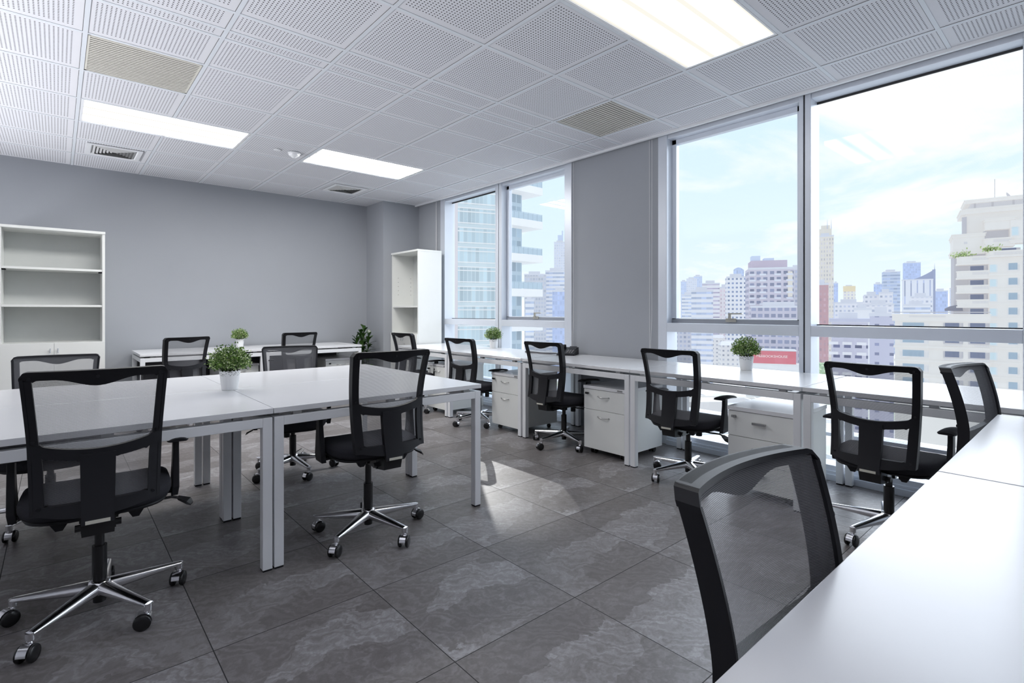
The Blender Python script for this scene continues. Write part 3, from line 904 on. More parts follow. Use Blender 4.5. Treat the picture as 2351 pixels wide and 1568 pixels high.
def floor_plant():
    rnd = random.Random(5); o = thing('potted_shrub', 'dark green broad-leaved plant in the corner behind the back wall desk', 'potted plant', (3.27, 6.93, 0))
    MB().lathe([(0, 0), (.10, 0), (.13, .26), (.137, .27), (.125, .27), (.12, .25), (0, .25)]).obj('pot', M('dark_pot', (.05, .05, .055), .5), o)
    st = MB(); lf = MB()
    for s in range(5):
        a0 = s * 1.256 + .3; rr = (0, .09, .10, .10, .08)[s]; top = (1.0, .93, .86, .80, .90)[s]
        if s == 0: rr = 0
        p0 = Vector((rr * .3 * math.cos(a0), rr * .3 * math.sin(a0), .24)); p1 = Vector((rr * math.cos(a0), rr * math.sin(a0), top - .10))
        st.tube([p0, (p0 + p1) / 2, p1], .006, 6)
        for k in range(26):
            t_ = .22 + .78 * k / 25; b = p0.lerp(p1, t_); a = k * 2.4 + s
            el = .15 + 1.05 * max(0, (k - 8) / 17) ** 1.3 + rnd.uniform(-.15, .15)
            d = Vector((math.cos(a) * math.cos(el), math.sin(a) * math.cos(el), math.sin(el)))
            L = rnd.uniform(.12, .155); u = d.cross(Vector((0, 0, 1))).normalized(); nn = u.cross(d)
            vs = []; prof = [(0, .004), (.25, .012), (.5, .022), (.75, .027), (.92, .019), (1, .003)]
            for q, wv in prof:
                c_ = b + d * L * q + nn * (.012 * math.sin(q * PI)) - Vector((0, 0, 1)) * .02 * q * q
                vs += [c_ - u * wv + nn * .004, c_, c_ + u * wv + nn * .004]
            lf.add(vs, [(3 * i + j, 3 * i + j + 1, 3 * i + j + 4, 3 * i + j + 3) for i in range(5) for j in (0, 1)], None, True)
    st.obj('stem', STEM, o); lf.obj('foliage', LEAFB, o)
floor_plant()

# ------------------------------------------------------------------ telephone
o = thing('desk_phone', 'black office telephone on the window desk beside the grey pillar', 'telephone', (3.90, 3.60, .740), R(-62))
m = MB(); m.rings([[(-.09, -.10, 0), (.09, -.10, 0), (.09, -.10, .018), (-.09, -.10, .018)], [(-.09, .02, 0), (.09, .02, 0), (.09, .02, .045), (-.09, .02, .045)], [(-.09, .10, .0), (.09, .10, .0), (.09, .10, .072), (-.09, .10, .072)]], smooth=False)
m.obj('phone_body', BLACK, o, bevel=.004)
def onslope(y): return .018 + (y + .10) * .27
k_ = MB()
for i in range(3):
    for j in range(5):
        x_, y_ = .0 + i * .024, -.075 + j * .02
        k_.box((x_, y_, onslope(y_) + .0), (x_ + .016, y_ + .013, onslope(y_) + .006))
k_.obj('keypad', M('grey_keys', (.25, .25, .26), .4), o)
MB().rings([[(-.0, .045, .055), (.075, .045, .055), (.075, .05, .058), (0, .05, .058)], [(-.0, .085, .082), (.075, .085, .082), (.075, .09, .078), (0, .09, .078)]], smooth=False).obj('display', DARKP, o)
h_ = MB(); h_.tube([(-.055, -.095, .038), (-.055, -.05, .062), (-.055, .04, .082), (-.055, .09, .088)], [.012, .011, .011, .012], 10)
h_.cyl((-.055, -.085, .022), (-.055, -.088, .05), .020, .017, n=16); h_.cyl((-.055, .078, .068), (-.055, .076, .098), .020, .017, n=16)
h_.obj('handset', BLACK, o)
MB().rings([[(-.075, .10, .004), (.05, .10, .004), (.05, .10, .008), (-.075, .10, .008)], [(-.02, .17, .004), (.0, .17, .004), (.0, .17, .008), (-.02, .17, .008)]], smooth=False).obj('stand', BLACK, o)
tag(MB().tube([(3.86, 3.72, .750), (3.82, 3.80, .747), (3.80, 3.90, .746), (3.79, 4.0, .746), (3.78, 4.10, .748)], [.006, .009, .008, .012, .012], 10).obj('cable_bundle', M('grey_cable', (.10, .10, .11), .5)), 'dark grey tied cable lying on the window desk behind the telephone', 'cable')
tag(MB().tube([(4.00, 3.62, .63), (4.02, 3.56, .45), (4.03, 3.50, .22), (4.0, 3.44, .03), (3.93, 3.38, .006), (3.85, 3.42, .006)], .0025, 6).obj('network_cable', M('white_cable', (.6, .6, .6), .5)), 'thin white cable dropping from the window desk to the floor', 'cable')

# ------------------------------------------------------------------ outside
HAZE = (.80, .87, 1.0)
def facade(name, wall, win, fl, bay, ww, wh, haze, band=False, fins=False):
    m = bpy.data.materials.new(name); g = N(m)
    x, y, z = g.sep(g.coord('UV'))
    u, v = g.math('DIVIDE', x, bay), g.math('DIVIDE', y, fl)
    fu, fv = g.math('ABSOLUTE', g.math('SUBTRACT', g.math('FRACT', u), .5)), g.math('ABSOLUTE', g.math('SUBTRACT', g.math('FRACT', v), .5))
    a = g.math('LESS_THAN', fu, ww / 2); b = g.math('LESS_THAN', fv, wh / 2)
    wm = b if band else (a if fins else g.math('MULTIPLY', a, b))
    wn = g.new('ShaderNodeTexWhiteNoise', noise_dimensions='2D'); g.link(g.comb(g.math('FLOOR', u), g.math('FLOOR', v), 0), wn.inputs[0])
    wc = g.mix(wn.outputs[0], tuple(q * .75 for q in win), tuple(min(1, q * 1.35) for q in win))
    blk = g.noise(g.comb(g.math('MULTIPLY', x, .12), 0, 0), 1.0, 1)
    wl = g.mix(blk, tuple(q * .9 for q in wall), wall)
    c = g.mix(wm, wl, wc)
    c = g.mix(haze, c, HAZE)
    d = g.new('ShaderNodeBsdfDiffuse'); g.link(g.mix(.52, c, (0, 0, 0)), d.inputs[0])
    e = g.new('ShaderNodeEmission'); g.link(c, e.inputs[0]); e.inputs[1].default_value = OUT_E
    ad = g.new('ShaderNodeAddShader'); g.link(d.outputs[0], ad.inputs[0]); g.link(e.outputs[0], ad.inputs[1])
    g.link(ad.outputs[0], g.out.inputs[0]); return m
OUT_E = .38  # faint glow added to outdoor surfaces, stands in for bright hazy air
def flat(name, c, haze=.3):
    m = bpy.data.materials.new(name); g = N(m)
    n = g.noise(g.coord(), .3, 3)
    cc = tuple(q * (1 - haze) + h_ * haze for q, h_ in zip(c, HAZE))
    c2 = g.mix(n, tuple(q * .92 for q in cc), cc)
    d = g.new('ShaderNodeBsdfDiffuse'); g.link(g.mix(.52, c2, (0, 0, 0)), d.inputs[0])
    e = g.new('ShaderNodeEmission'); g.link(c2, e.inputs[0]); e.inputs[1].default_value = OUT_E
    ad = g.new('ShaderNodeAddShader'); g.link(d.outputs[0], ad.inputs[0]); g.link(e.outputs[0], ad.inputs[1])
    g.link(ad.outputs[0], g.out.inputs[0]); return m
ROOF = flat('pale_roof', (.68, .68, .70), .4)
FC = {
 'pale': facade('pale_facade', (.72, .72, .80), (.48, .52, .68), 3.4, 3.0, .5, .5, .5),
 'bluepale': facade('blue_pale_facade', (.50, .60, .85), (.38, .48, .78), 3.6, 2.6, .6, .6, .5),
 'grid': facade('grid_facade', (.60, .60, .64), (.42, .45, .55), 3.2, 2.2, .7, .6, .35),
 'stripe': facade('striped_facade', (.86, .87, .92), (.42, .50, .70), 3.3, 3.0, .5, .42, .3, band=True),
 'blue': facade('blue_glass_facade', (.42, .52, .85), (.34, .44, .80), 3.6, 1.8, .75, .7, .35),
 'maroon': facade('maroon_window_facade', (.88, .87, .90), (.42, .36, .50), 3.3, 4.0, .6, .35, .25, band=True),
 'pinkish': facade('pinkish_facade', (.85, .80, .82), (.62, .45, .52), 3.2, 2.4, .4, .45, .3),
 'office': facade('white_office_facade', (.88, .89, .94), (.20, .26, .44), 3.3, 2.9, .5, .42, .15),
 'curved': facade('curved_glass_facade', (.45, .55, .80), (.33, .43, .70), 3.8, 1.7, .8, .8, .35),
 'mauve': facade('mauve_residential_facade', (.66, .63, .74), (.22, .24, .36), 3.3, 3.4, .62, .52, .14),
 'mauvetop': flat('mauve_roof_block', (.58, .50, .62), .15),
 'mauvepod': facade('mauve_podium_facade', (.60, .58, .70), (.28, .30, .44), 3.5, 3.2, .7, .55, .12),
 'grey': facade('grey_facade', (.60, .60, .68), (.34, .37, .50), 3.2, 2.8, .6, .5, .2),
 'beige': facade('beige_tower_facade', (.84, .78, .68), (.62, .58, .60), 3.2, 1.9, .45, .55, .22),
 'red': facade('brick_red_facade', (.62, .36, .38), (.52, .34, .38), 3.2, 2.0, .5, .5, .15),
 'yellow': facade('yellow_trim_facade', (.90, .86, .76), (.50, .48, .58), 3.2, 3.0, .45, .55, .25),
 'bluegrey': facade('bluegrey_tower_facade', (.55, .62, .78), (.34, .42, .62), 3.6, 3.0, .8, .5, .25, band=True),
 'fins': facade('finned_facade', (.82, .84, .92), (.38, .42, .60), 12, 4.6, .22, .6, .22, fins=True),
 'windows': facade('white_block_facade', (.86, .86, .92), (.46, .50, .64), 3.2, 2.6, .5, .42, .22),
 'mauvebalc': facade('lilac_flats_facade', (.64, .64, .78), (.12, .13, .24), 3.3, 3.0, .62, .3, .10),
 'mauve2': facade('lilac_wall_facade', (.62, .63, .78), (.24, .26, .40), 3.3, 4.2, .3, .3, .1),
 'pale2': flat('pale_gable', (.86, .86, .92), .2),
 'house': facade('white_house_facade', (.86, .85, .86), (.42, .44, .52), 3.0, 3.0, .4, .4, .15),
 'brickhouse': flat('brick_house', (.66, .46, .42), .2),
 'redsign': flat('red_shop_wall', (.72, .16, .20), .12),
 'roofs': facade('low_roof_facade', (.80, .80, .84), (.5, .5, .58), 3.0, 3.2, .4, .4, .2),
}
def uvbox(w_, d_, z0, z1, x=0, y=0, mb=None, mat=None):
    m = mb or MB()
    x0, x1, y0, y1 = x - w_ / 2, x + w_ / 2, y, y + d_
    H = z1 - z0
    P = [(x0, y0), (x1, y0), (x1, y1), (x0, y1)]
    for k in range(4):
        a, b = P[k], P[(k + 1) % 4]; L = math.dist(a, b)
        m.add([(a[0], a[1], z0), (b[0], b[1], z0), (b[0], b[1], z1), (a[0], a[1], z1)], [(0, 1, 2, 3)], mat, uvs=[[(0, 0), (L, 0), (L, H), (0, H)]])
    m.add([(p[0], p[1], z1) for p in P], [(0, 1, 2, 3)], ROOF, uvs=[[(0, 0)] * 4])
    return m
YAW = -R(41.17)
GZ = -45
CITY = [
 ('high_rise', 509.6, 484.3, 16.4, 25, -45, 94.0, 'pale', 0, 'slender pale tower behind the balconied glass tower, upper shaft'),
 ('high_rise', 290.6, 303.8, 17.6, 30, -45, 30.8, 'grid', 0, 'grey gridded block right beside the balconied glass tower'),
 ('high_rise', 310.6, 299.6, 18.0, 30, -45, 34.4, 'stripe', 0, 'white and blue striped office block next to the grey pillar'),
 ('high_rise', 276.4, 263.1, 10.8, 20, -45, 15.9, 'blue', 0, 'blue glass building in front of the striped office block'),
 ('apartment_block', 205.1, 219.1, 5.0, 12, -45, 7.8, 'stripe', 0, 'thin white banded block at the foot of the balconied glass tower'),
 ('high_rise', 816.2, 481.8, 10.5, 20, -45, 52.6, 'bluepale', 0, 'hazy blue block at the left edge of the second window pair'),
 ('high_rise', 780.5, 446.6, 17.1, 20, -45, 54.1, 'pale', 0, 'hazy pale tower next to the far left haze block'),
 ('high_rise', 816.1, 455.3, 14.0, 20, -45, 60.3, 'bluepale', 0, 'hazy blue tower rising behind the pale tower'),
 ('apartment_block', 456.9, 264.6, 13.4, 20, -45, 16.8, 'stripe', 0, 'low white banded block left of the ribbed white building'),
 ('apartment_block', 308.0, 169.0, 13.8, 20, -45, 14.0, 'stripe', 0, 'ribbed white terraced building in the second window pair'),
 ('high_rise', 397.3, 210.5, 14.1, 20, -45, 23.4, 'maroon', 0, 'white block with a maroon strip behind the ribbed white building'),
 ('high_rise', 405.5, 203.3, 7.7, 20, -45, 20.3, 'pinkish', 0, 'narrow pinkish block left of the white office tower'),
 ('high_rise', 393.7, 187.1, 16.4, 25, -45, 27.4, 'office', 8, 'white office tower with rows of dark windows'),
 ('high_rise', 591.8, 279.5, 12.1, 20, -45, 46.0, 'curved', 0, 'blue glass tower with a curved crown behind the white office tower'),
 ('apartment_block', 299.6, 123.3, 25.3, 30, -45, 25.1, 'mauve', 8, 'broad mauve residential block with stepped roof'),
 ('apartment_block', 364.3, 133.1, 10.8, 20, -45, 28.9, 'grey', 0, 'grey block just behind the mullion right of the mauve block'),
 ('apartment_block', 291.6, 114.9, 33.2, 40, -45, 3.6, 'mauvepod', 0, 'mauve podium building in front of the broad residential block'),
 ('high_rise', 467.1, 149.5, 13.0, 18, -45, 61.8, 'beige', 0, 'tall beige tower with spires beside the window mullion'),
 ('high_rise', 331.8, 108.3, 8.0, 15, -45, 16.8, 'red', 0, 'brick red block at the foot of the tall beige tower'),
 ('high_rise', 901.5, 274.4, 6.7, 20, -45, 44.3, 'blue', 0, 'thin hazy blue block right of the tall beige tower'),
 ('high_rise', 596.1, 169.5, 12.2, 15, -45, 24.8, 'yellow', 0, 'white block with a yellow top'),
 ('high_rise', 831.8, 202.5, 12.3, 20, -45, 37.7, 'blue', 0, 'small hazy blue block left of the grey-blue tower'),
 ('high_rise', 676.4, 152.4, 18.3, 20, -45, 43.5, 'bluegrey', 10, 'grey-blue banded tower in the middle of the skyline'),
 ('high_rise', 990.0, 197.0, 26.1, 30, -45, 75.7, 'blue', 10, 'tall hazy blue tower behind the swept-roof building'),
 ('high_rise', 597.5, 115.2, 28.9, 30, -45, 30.2, 'fins', 0, 'white finned building with a swept blue roof'),
 ('high_rise', 715.9, 117.8, 15.5, 20, -45, 22.9, 'blue', 0, 'hazy blue block right of the swept-roof building'),
 ('high_rise', 777.8, 116.8, 8.0, 20, -45, 27.5, 'pale', 0, 'pale hazy block touching the beige apartment building'),
 ('apartment_block', 435.8, 123.7, 22.6, 20, -45, 7.3, 'windows', 0, 'long low white block in the middle distance'),
 ('apartment_block', 424.7, 106.8, 11.5, 20, -45, 12.1, 'windows', 5, 'white block stepping up behind the long low white block'),
 ('apartment_block', 419.8, 97.9, 9.4, 25, -45, 13.6, 'windows', 0, 'taller white block in front of the grey-blue tower'),
 ('apartment_block', 357.0, 86.4, 16.6, 15, -45, 5.0, 'windows', 0, 'nearer white block with small windows'),
 ('apartment_block', 410.6, 79.4, 17.1, 20, -45, 5.1, 'stripe', 0, 'low white striped building under the swept-roof building'),
 ('apartment_block', 450.1, 84.6, 15.1, 20, -45, 11.2, 'windows', 0, 'white block in front of the finned building'),
 ('apartment_block', 194.9, 55.4, 12.0, 15, -45, -1.9, 'mauvebalc', 0, 'lilac flats with dark balconies and a flat roof'),
 ('apartment_block', 214.7, 51.3, 8.4, 15, -45, 0.0, 'mauve2', 0, 'plain lilac block beside the flats with dark balconies'),
 ('apartment_block', 303.0, 80.4, 8.7, 12, -45, 2.3, 'pale2', 0, 'pale gabled block behind the lilac flats'),
 ('apartment_block', 345.4, 202.8, 21.0, 15, -45, -10.8, 'grey', 0, 'grey office building low down at the left of the second window pair'),
 ('house', 390.5, 229.7, 7.2, 12, -45, -23.2, 'house', 0, 'small white house beside the trees'),
 ('house', 404.2, 217.7, 9.7, 14, -45, -22.5, 'house', 10, 'white house with pitched roof, left of the pair'),
 ('house', 391.5, 202.3, 9.6, 14, -45, -20.0, 'house', -8, 'white house with pitched roof, right of the pair'),
 ('house', 485.8, 239.4, 14.7, 14, -45, -21.3, 'brickhouse', 0, 'brick coloured house above the potted plant'),
 ('house', 340.6, 167.1, 11.7, 10, -45, -21.9, 'house', 12, 'white house just left of the potted plant'),
 ('house', 515.8, 239.7, 13.1, 12, -45, -23.1, 'house', 5, 'far white house behind the brick coloured house'),
]
random.seed(21)
for nm, x, y, w_, d_, z0, z1, st, rot, lab in CITY:
    w_ *= math.cos(math.atan2(x, y) - R(41.17)); d_ = min(d_, 9 if st != 'mauve' else 18)
    o = thing(nm, lab, 'building', (x, y, 0), -math.atan2(x, y) + R(rot), 'buildings of the skyline')
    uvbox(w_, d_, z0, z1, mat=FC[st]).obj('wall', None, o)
    if nm == 'house':
        v = [(-w_ / 2 - .5, -.5, z1), (w_ / 2 + .5, -.5, z1), (w_ / 2 + .5, d_, z1), (-w_ / 2 - .5, d_, z1), (-w_ / 2 + 1, d_ / 2, z1 + 2.6), (w_ / 2 - 1, d_ / 2, z1 + 2.6)]
        MB().add(v, [(0, 1, 5, 4), (1, 2, 5), (2, 3, 4, 5), (3, 0, 4)], None).obj('roof', ROOF, o)
        continue
    r_ = MB(); 
    r_.box((-w_ * .5 - .2, -.2, z1 - .6), (w_ * .5 + .2, .25, z1 + .5))
    r_.box((-w_ * .3, d_ * .2, z1), (w_ * .22, d_ * .8, z1 + (2.6 if st not in ('curved', 'fins') else .1)))
    r_.obj('roof', flat('roof_plant', tuple(q for q in (.72, .73, .80)), .35), o)
    if st == 'mauve':
        MB().box((-9.8, 2, z1), (8.5, 18, z1 + 4.6)).obj('upper_storey', FC['mauvetop'], o)
        MB().box((-9.5, 3, z1 + 4.6), (-5, 10, z1 + 7.4)).box((-3, 3, z1 + 4.6), (2, 10, z1 + 6)).obj('roof_house', FC['bluepale'], o)
        b = MB()
        for k in range(9):
            for q in (-9.5, -4.2, 3.2, 9.2): b.box((q - 1.6, -1.1, z1 - 4 - 3.3 * k), (q + 1.6, 0, z1 - 3 - 3.3 * k))
        b.obj('balcony_fronts', FC['pale'], o)
        b = MB(); b.box((8.4, -1.0, z1 - 16), (10.6, 0, z1 - 2)); b.obj('bay_column', FC['beige'], o)
    if st == 'beige':
        MB().box((-4.8, 2, z1), (4.2, 12, z1 + 6)).box((-3.2, 3, z1 + 6), (3.0, 10, z1 + 9)).obj('crown', FC['beige'], o)
        s_ = MB()
        for q in (-4.6, 1.2, 3.9): s_.cyl((q, 3, z1 + 5), (q, 3, z1 + 14), .35, .05, n=8)
        s_.obj('spire', FC['bluegrey'], o)
    if st == 'fins':
        n = 14; vs = []
        for k in range(n + 1):
            t_ = k / n; xx = -w_ / 2 + 1 + t_ * (w_ + .5); zz = z1 - 1 + 10.5 * t_ ** 1.7
            vs += [(xx, 2.5, z1 - 30), (xx, 2.5, zz)]
        m = MB().add(vs, [(2 * k, 2 * k + 2, 2 * k + 3, 2 * k + 1) for k in range(n)], None)
        m.box((w_ / 2 - .5, 2, z1 - 40), (w_ / 2 + 1.7, 10, z1 + 9)); m.cyl((w_ / 2 + 1, 3, z1 + 8), (w_ / 2 + 1.2, 3, z1 + 15), .3, .02, n=6)
        m.obj('swept_roof', flat('slate_blue_roof', (.30, .34, .52), .22), o)
    if st == 'curved':
        n = 12; vs = []
        for k in range(n + 1):
            t_ = k / n; vs += [(-w_ / 2 + t_ * w_, -.3, z1 - 2), (-w_ / 2 + t_ * w_, -.3, z1 + 5.5 * math.sin(PI * (.18 + .68 * t_)))]
        MB().add(vs, [(2 * k, 2 * k + 2, 2 * k + 3, 2 * k + 1) for k in range(n)], FC['curved'], uvs=[[(k, 0), (k + 1, 0), (k + 1, 6), (k, 6)] for k in range(n)]).obj('crown', None, o)
    if st == 'yellow':
        MB().box((-w_ / 2 - .1, -.3, z1 - 4), (w_ / 2 + .1, 6, z1 + 1.5)).obj('yellow_top', flat('yellow_top', (.90, .72, .38), .3), o)
    if st == 'pale' and z1 > 90:
        MB().box((-3.2, 3, z1), (4.0, 12, z1 + 10)).box((2.2, 4, z1 + 10), (4.0, 10, z1 + 16)).obj('upper_tower', FC['bluepale'], o)
    if st == 'mauvebalc':
        b = MB()
        for k in range(7):
            for q in (-4.4, -.6, 3.3): b.box((q - 1.3, -1.2, z1 - 4.6 - 3.3 * k), (q + 1.3, 0, z1 - 3.7 - 3.3 * k))
        b.obj('balcony_fronts', FC['pale2'], o)
        MB().box((-w_ / 2 - .6, -1.4, z1 - .4), (w_ / 2 + .6, 6, z1 + .7)).obj('roof_slab', flat('lilac_roof_slab', (.55, .56, .72), .2), o)

# red shop block with its sign
o = thing('shop_building', 'red shop building with white lettering low behind the potted plant', 'building', (280.0, 113.8, 0), -R(64))
uvbox(20.4, 14, -26.1, -19.5, mat=FC['redsign']).obj('wall', None, o)
MB().box((-10.5, -.5, -19.5), (10.5, 14.4, -18.9)).obj('roof', ROOF, o)
uvbox(26, 10, -45, -26.1, 0, 0.2, mat=flat('pale_ground_block', (.84, .84, .86), .2)).obj('podium', None, o)
fc = bpy.data.curves.new('sign_text', 'FONT'); fc.body = 'MEEBOOKSHOUSE'; fc.size = 1.75; fc.extrude = .05; fc.align_x = 'LEFT'
fo = bpy.data.objects.new('sign_text_tmp', fc); COL.objects.link(fo)
bpy.context.view_layer.update()
dg = bpy.context.evaluated_depsgraph_get()
me = bpy.data.meshes.new_from_object(fo.evaluated_get(dg)); bpy.data.objects.remove(fo)
me.materials.clear(); me.materials.append(flat('sign_white', (.95, .9, .9), 0))
to = link('lettering', me, o, (-8.2, -.1, -22.9)); to.rotation_euler = (PI / 2, 0, 0); to.scale = (1.0, 1.0, 1)

# balconied glass tower, left
tw = thing('glass_tower', 'green-blue glass residential tower with white balcony slabs filling the far windows', 'building', (50.97, 61.7, 0), YAW + R(22))
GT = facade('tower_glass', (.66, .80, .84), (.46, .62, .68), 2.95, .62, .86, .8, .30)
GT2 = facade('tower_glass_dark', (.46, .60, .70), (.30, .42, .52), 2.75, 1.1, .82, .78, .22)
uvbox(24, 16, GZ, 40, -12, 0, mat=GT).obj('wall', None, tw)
wl = flat('white_slab_edge', (.93, .95, .97), .1)
zf = lambda py: 1.183 + (714.3 - py) * .067
for k in range(-7, 16):
    b = MB(); zz = zf(472.6) + 2.95 * k
    for d_ in (0, -.70, -1.25): b.box((-7.1, -.18, zz + d_ - .07), (0.05, .02, zz + d_ + .07))
    if -28 < zz < 28: b.obj('floor_band', wl, tw)
BX((-7.1, -.35, GZ), (-6.4, .2, 40)).obj('corner_column', flat('pinkish_column', (.80, .74, .76), .2), tw)
t2 = link('balcony_wing', None, tw, (0, 0, 0), R(20))
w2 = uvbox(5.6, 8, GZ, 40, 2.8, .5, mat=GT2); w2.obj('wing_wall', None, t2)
for k in range(-3, 5):
    zt = zf(499.5) + 5.45 * k
    b = MB(); b.box((-.3, -1.8, zt - 1.15), (8.1, 6, zt)); b.obj('balcony_slab', wl, t2)
    rl = MB()
    for q in range(9): rl.box((-.1 + q * 1.0, -1.79, zt), (-.02 + q * 1.0, -1.74, zt + 1.1), GT2)
    rl.box((-.3, -1.76, zt + 1.05), (8.05, -1.69, zt + 1.12)); rl.box((-.3, -1.74, zt + .05), (8.05, -1.72, zt + 1.0))
    rl.obj('balcony_railing', flat('glass_rail', (.70, .80, .88), .3), t2)

# beige apartment building, right (0.093 m per unit of the measured facade)
ap = thing('apartment_building', 'cream apartment building with rounded balconies and balustrades at the right', 'building', (149.71, 16.54, 0), YAW - R(42.53 - 5))
S = .093
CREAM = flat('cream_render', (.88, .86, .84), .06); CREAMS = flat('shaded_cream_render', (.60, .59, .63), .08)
WINB = facade('apartment_window', (.92, .92, .94), (.34, .44, .54), 1.55, .95, .78, .80, .05)
WIND = facade('dark_apartment_window', (.74, .74, .78), (.20, .23, .33), 1.6, .9, .80, .80, .04)
WINC = facade('corner_window_glass', (.86, .90, .94), (.56, .68, .75), 1.6, .9, .82, .85, .12)
AZ = lambda py: 1.183 + (714.3 - py) * S
AX = lambda px: 150.6 * math.tan(math.atan((px - 1175.5) / 1194.4) - .7423) * 1.0
def ab(px0, px1, py0, py1, y0, y1, name='wall', mat=CREAM):
    return BX((AX(px0), y0, AZ(py1)), (AX(px1), y1, AZ(py0))).obj(name, mat, ap)
def band(px0, px1, py0, py1, y0, y1, mat=CREAM, name='cornice'):
    b = MB(); b.box((AX(px0), y0, AZ(py1)), (AX(px1), y1, AZ(py0))); b.box((AX(px0) - .15, y0 - .15, AZ(py0) - .12), (AX(px1) + .15, y1, AZ(py0) + .08)); b.obj(name, mat, ap)
def awin(px0, px1, py0, py1, y, mat, name='window'):
    w_, h = (px1 - px0) * S, (py1 - py0) * S
    MB().add([(AX(px0), y, AZ(py1)), (AX(px1), y, AZ(py1)), (AX(px1), y, AZ(py0)), (AX(px0), y, AZ(py0))], [(0, 1, 2, 3)], mat, uvs=[[(0, 0), (w_, 0), (w_, h), (0, h)]]).box((AX(px0), y, AZ(py1)), (AX(px1), y + .1, AZ(py0)), mat).obj(name, None, ap)
GB = GZ
BX((AX(2271), 0, GB), (AX(2480), 14, AZ(592))).obj('wall', CREAM, ap)
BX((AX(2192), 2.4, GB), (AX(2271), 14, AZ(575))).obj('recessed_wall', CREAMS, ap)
ab(2189, 2262, 538, 576, 1.0, 12, 'upper_block', CREAM); band(2187, 2264, 533, 540, .8, 12); band(2186, 2264, 572, 580, .7, 12)
ab(2220, 2480, 470, 540, 3.0, 14, 'penthouse_wall', CREAM); band(2208, 2480, 474, 484, 2.4, 14)
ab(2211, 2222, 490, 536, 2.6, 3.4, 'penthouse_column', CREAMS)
ab(2232, 2480, 457, 474, 4.0, 14, 'top_window_strip', WIND); band(2218, 2480, 450, 458, 3.2, 14, name='roof_slab')
for q in (2240, 2282, 2332): ab(q, q + 5, 458, 474, 3.9, 4.1, 'roof_post', CREAMS)
MB().cyl((AX(2291), 5, AZ(450)), (AX(2291), 5, AZ(403)), .06, n=6).obj('antenna', CREAMS, ap)
MB().lathe([(0, 0), (.5, .08), (.9, .3)], 16, T=Matrix.Translation((AX(2322), 5, AZ(447))) @ Matrix.Rotation(1.0, 4, 'Y')).obj('satellite_dish', CREAMS, ap)
ab(2218 - 4, 2222, 551, 556, .95, 1.02, 'vent_slot', WIND)
# upper setback balconies
def balus(px0, px1, py0, py1, y0):
    b = MB(); hpx = (py1 - py0)
    n = max(2, int((px1 - px0) / 3.2))
    b.box((AX(px0), y0, AZ(py1)), (AX(px1), y0 + .05, AZ(py0)), WIND)
    for k in range(n):
        xx = px0 + (k + .5) * (px1 - px0) / n; b.box((AX(xx) - .05, y0 - .05, AZ(py1)), (AX(xx) + .05, y0, AZ(py0)), CREAM)
    b.obj('balustrade', None, ap)
def balcony(px0, px1, py0, py1, y0, y1, bx0=None, bx1=None):
    r_ = 1.2; b = MB(); X0, X1 = AX(px0), AX(px1); Z0, Z1 = AZ(py1), AZ(py0)
    pts = [(X0, y1)] + [(X0 + r_ - r_ * math.cos(a), y0 + r_ - r_ * math.sin(a)) for a in (0, .4, .8, 1.2, PI / 2)] + [(X1, y0), (X1, y1)]
    b.rings([[(x, y, Z0) for x, y in pts], [(x, y, Z0 + .55 * (Z1 - Z0)) for x, y in pts], [(x, y, Z1) for x, y in pts]], smooth=False)
    b.rings([[(x - .12, y - .12, Z1 - .12) for x, y in pts], [(x - .12, y - .12, Z1 + .05) for x, y in pts]], smooth=False)
    b.rings([[(x - .15, y - .15, Z0 - .0) for x, y in pts], [(x - .15, y - .15, Z0 + .35) for x, y in pts]], smooth=False)
    b.obj('balcony', CREAM, ap)
    if bx0: balus(bx0, bx1, py0 + 3, py0 + 9, y0 - .02)
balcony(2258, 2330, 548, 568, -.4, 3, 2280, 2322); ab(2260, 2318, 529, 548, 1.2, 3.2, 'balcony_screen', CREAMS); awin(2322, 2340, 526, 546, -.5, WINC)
ab(2320, 2480, 510, 556, -.4, 3.2, 'upper_wall', CREAM); band(2318, 2480, 556, 562, -.7, 3)
balcony(2266, 2480, 578, 592, -1.0, 3, 2281, 2346); awin(2296, 2345, 571, 579, .8, WIND)
ab(2262, 2330, 505, 528, -.2, 3.2, 'terrace_wall', CREAM); band(2260, 2332, 503, 509, -.4, 3.2)
for k in range(9):
    p0 = 33.5 * k
    balcony(2198, 2272, 587 + p0, 606 + p0, .0, 2.6, 2233, 2270) if 587 + p0 < 705 or 587 + p0 > 740 else None
    awin(2226, 2270, 608 + p0, 625 + p0, 2.35, WIND)
    awin(2272, 2290, 608 + p0, 626 + p0, -.08, WINC)
    awin(2313, 2341, 606 + p0, 624 + p0, -.06, WINB)
    b = MB(); b.box((AX(2270), -.25, AZ(633 + p0)), (AX(2480), 0, AZ(629 + p0))); b.obj('string_course', CREAM, ap)
    ab(2349, 2365, 603 + p0, 626 + p0, -.1, 0, 'side_window', WIND)
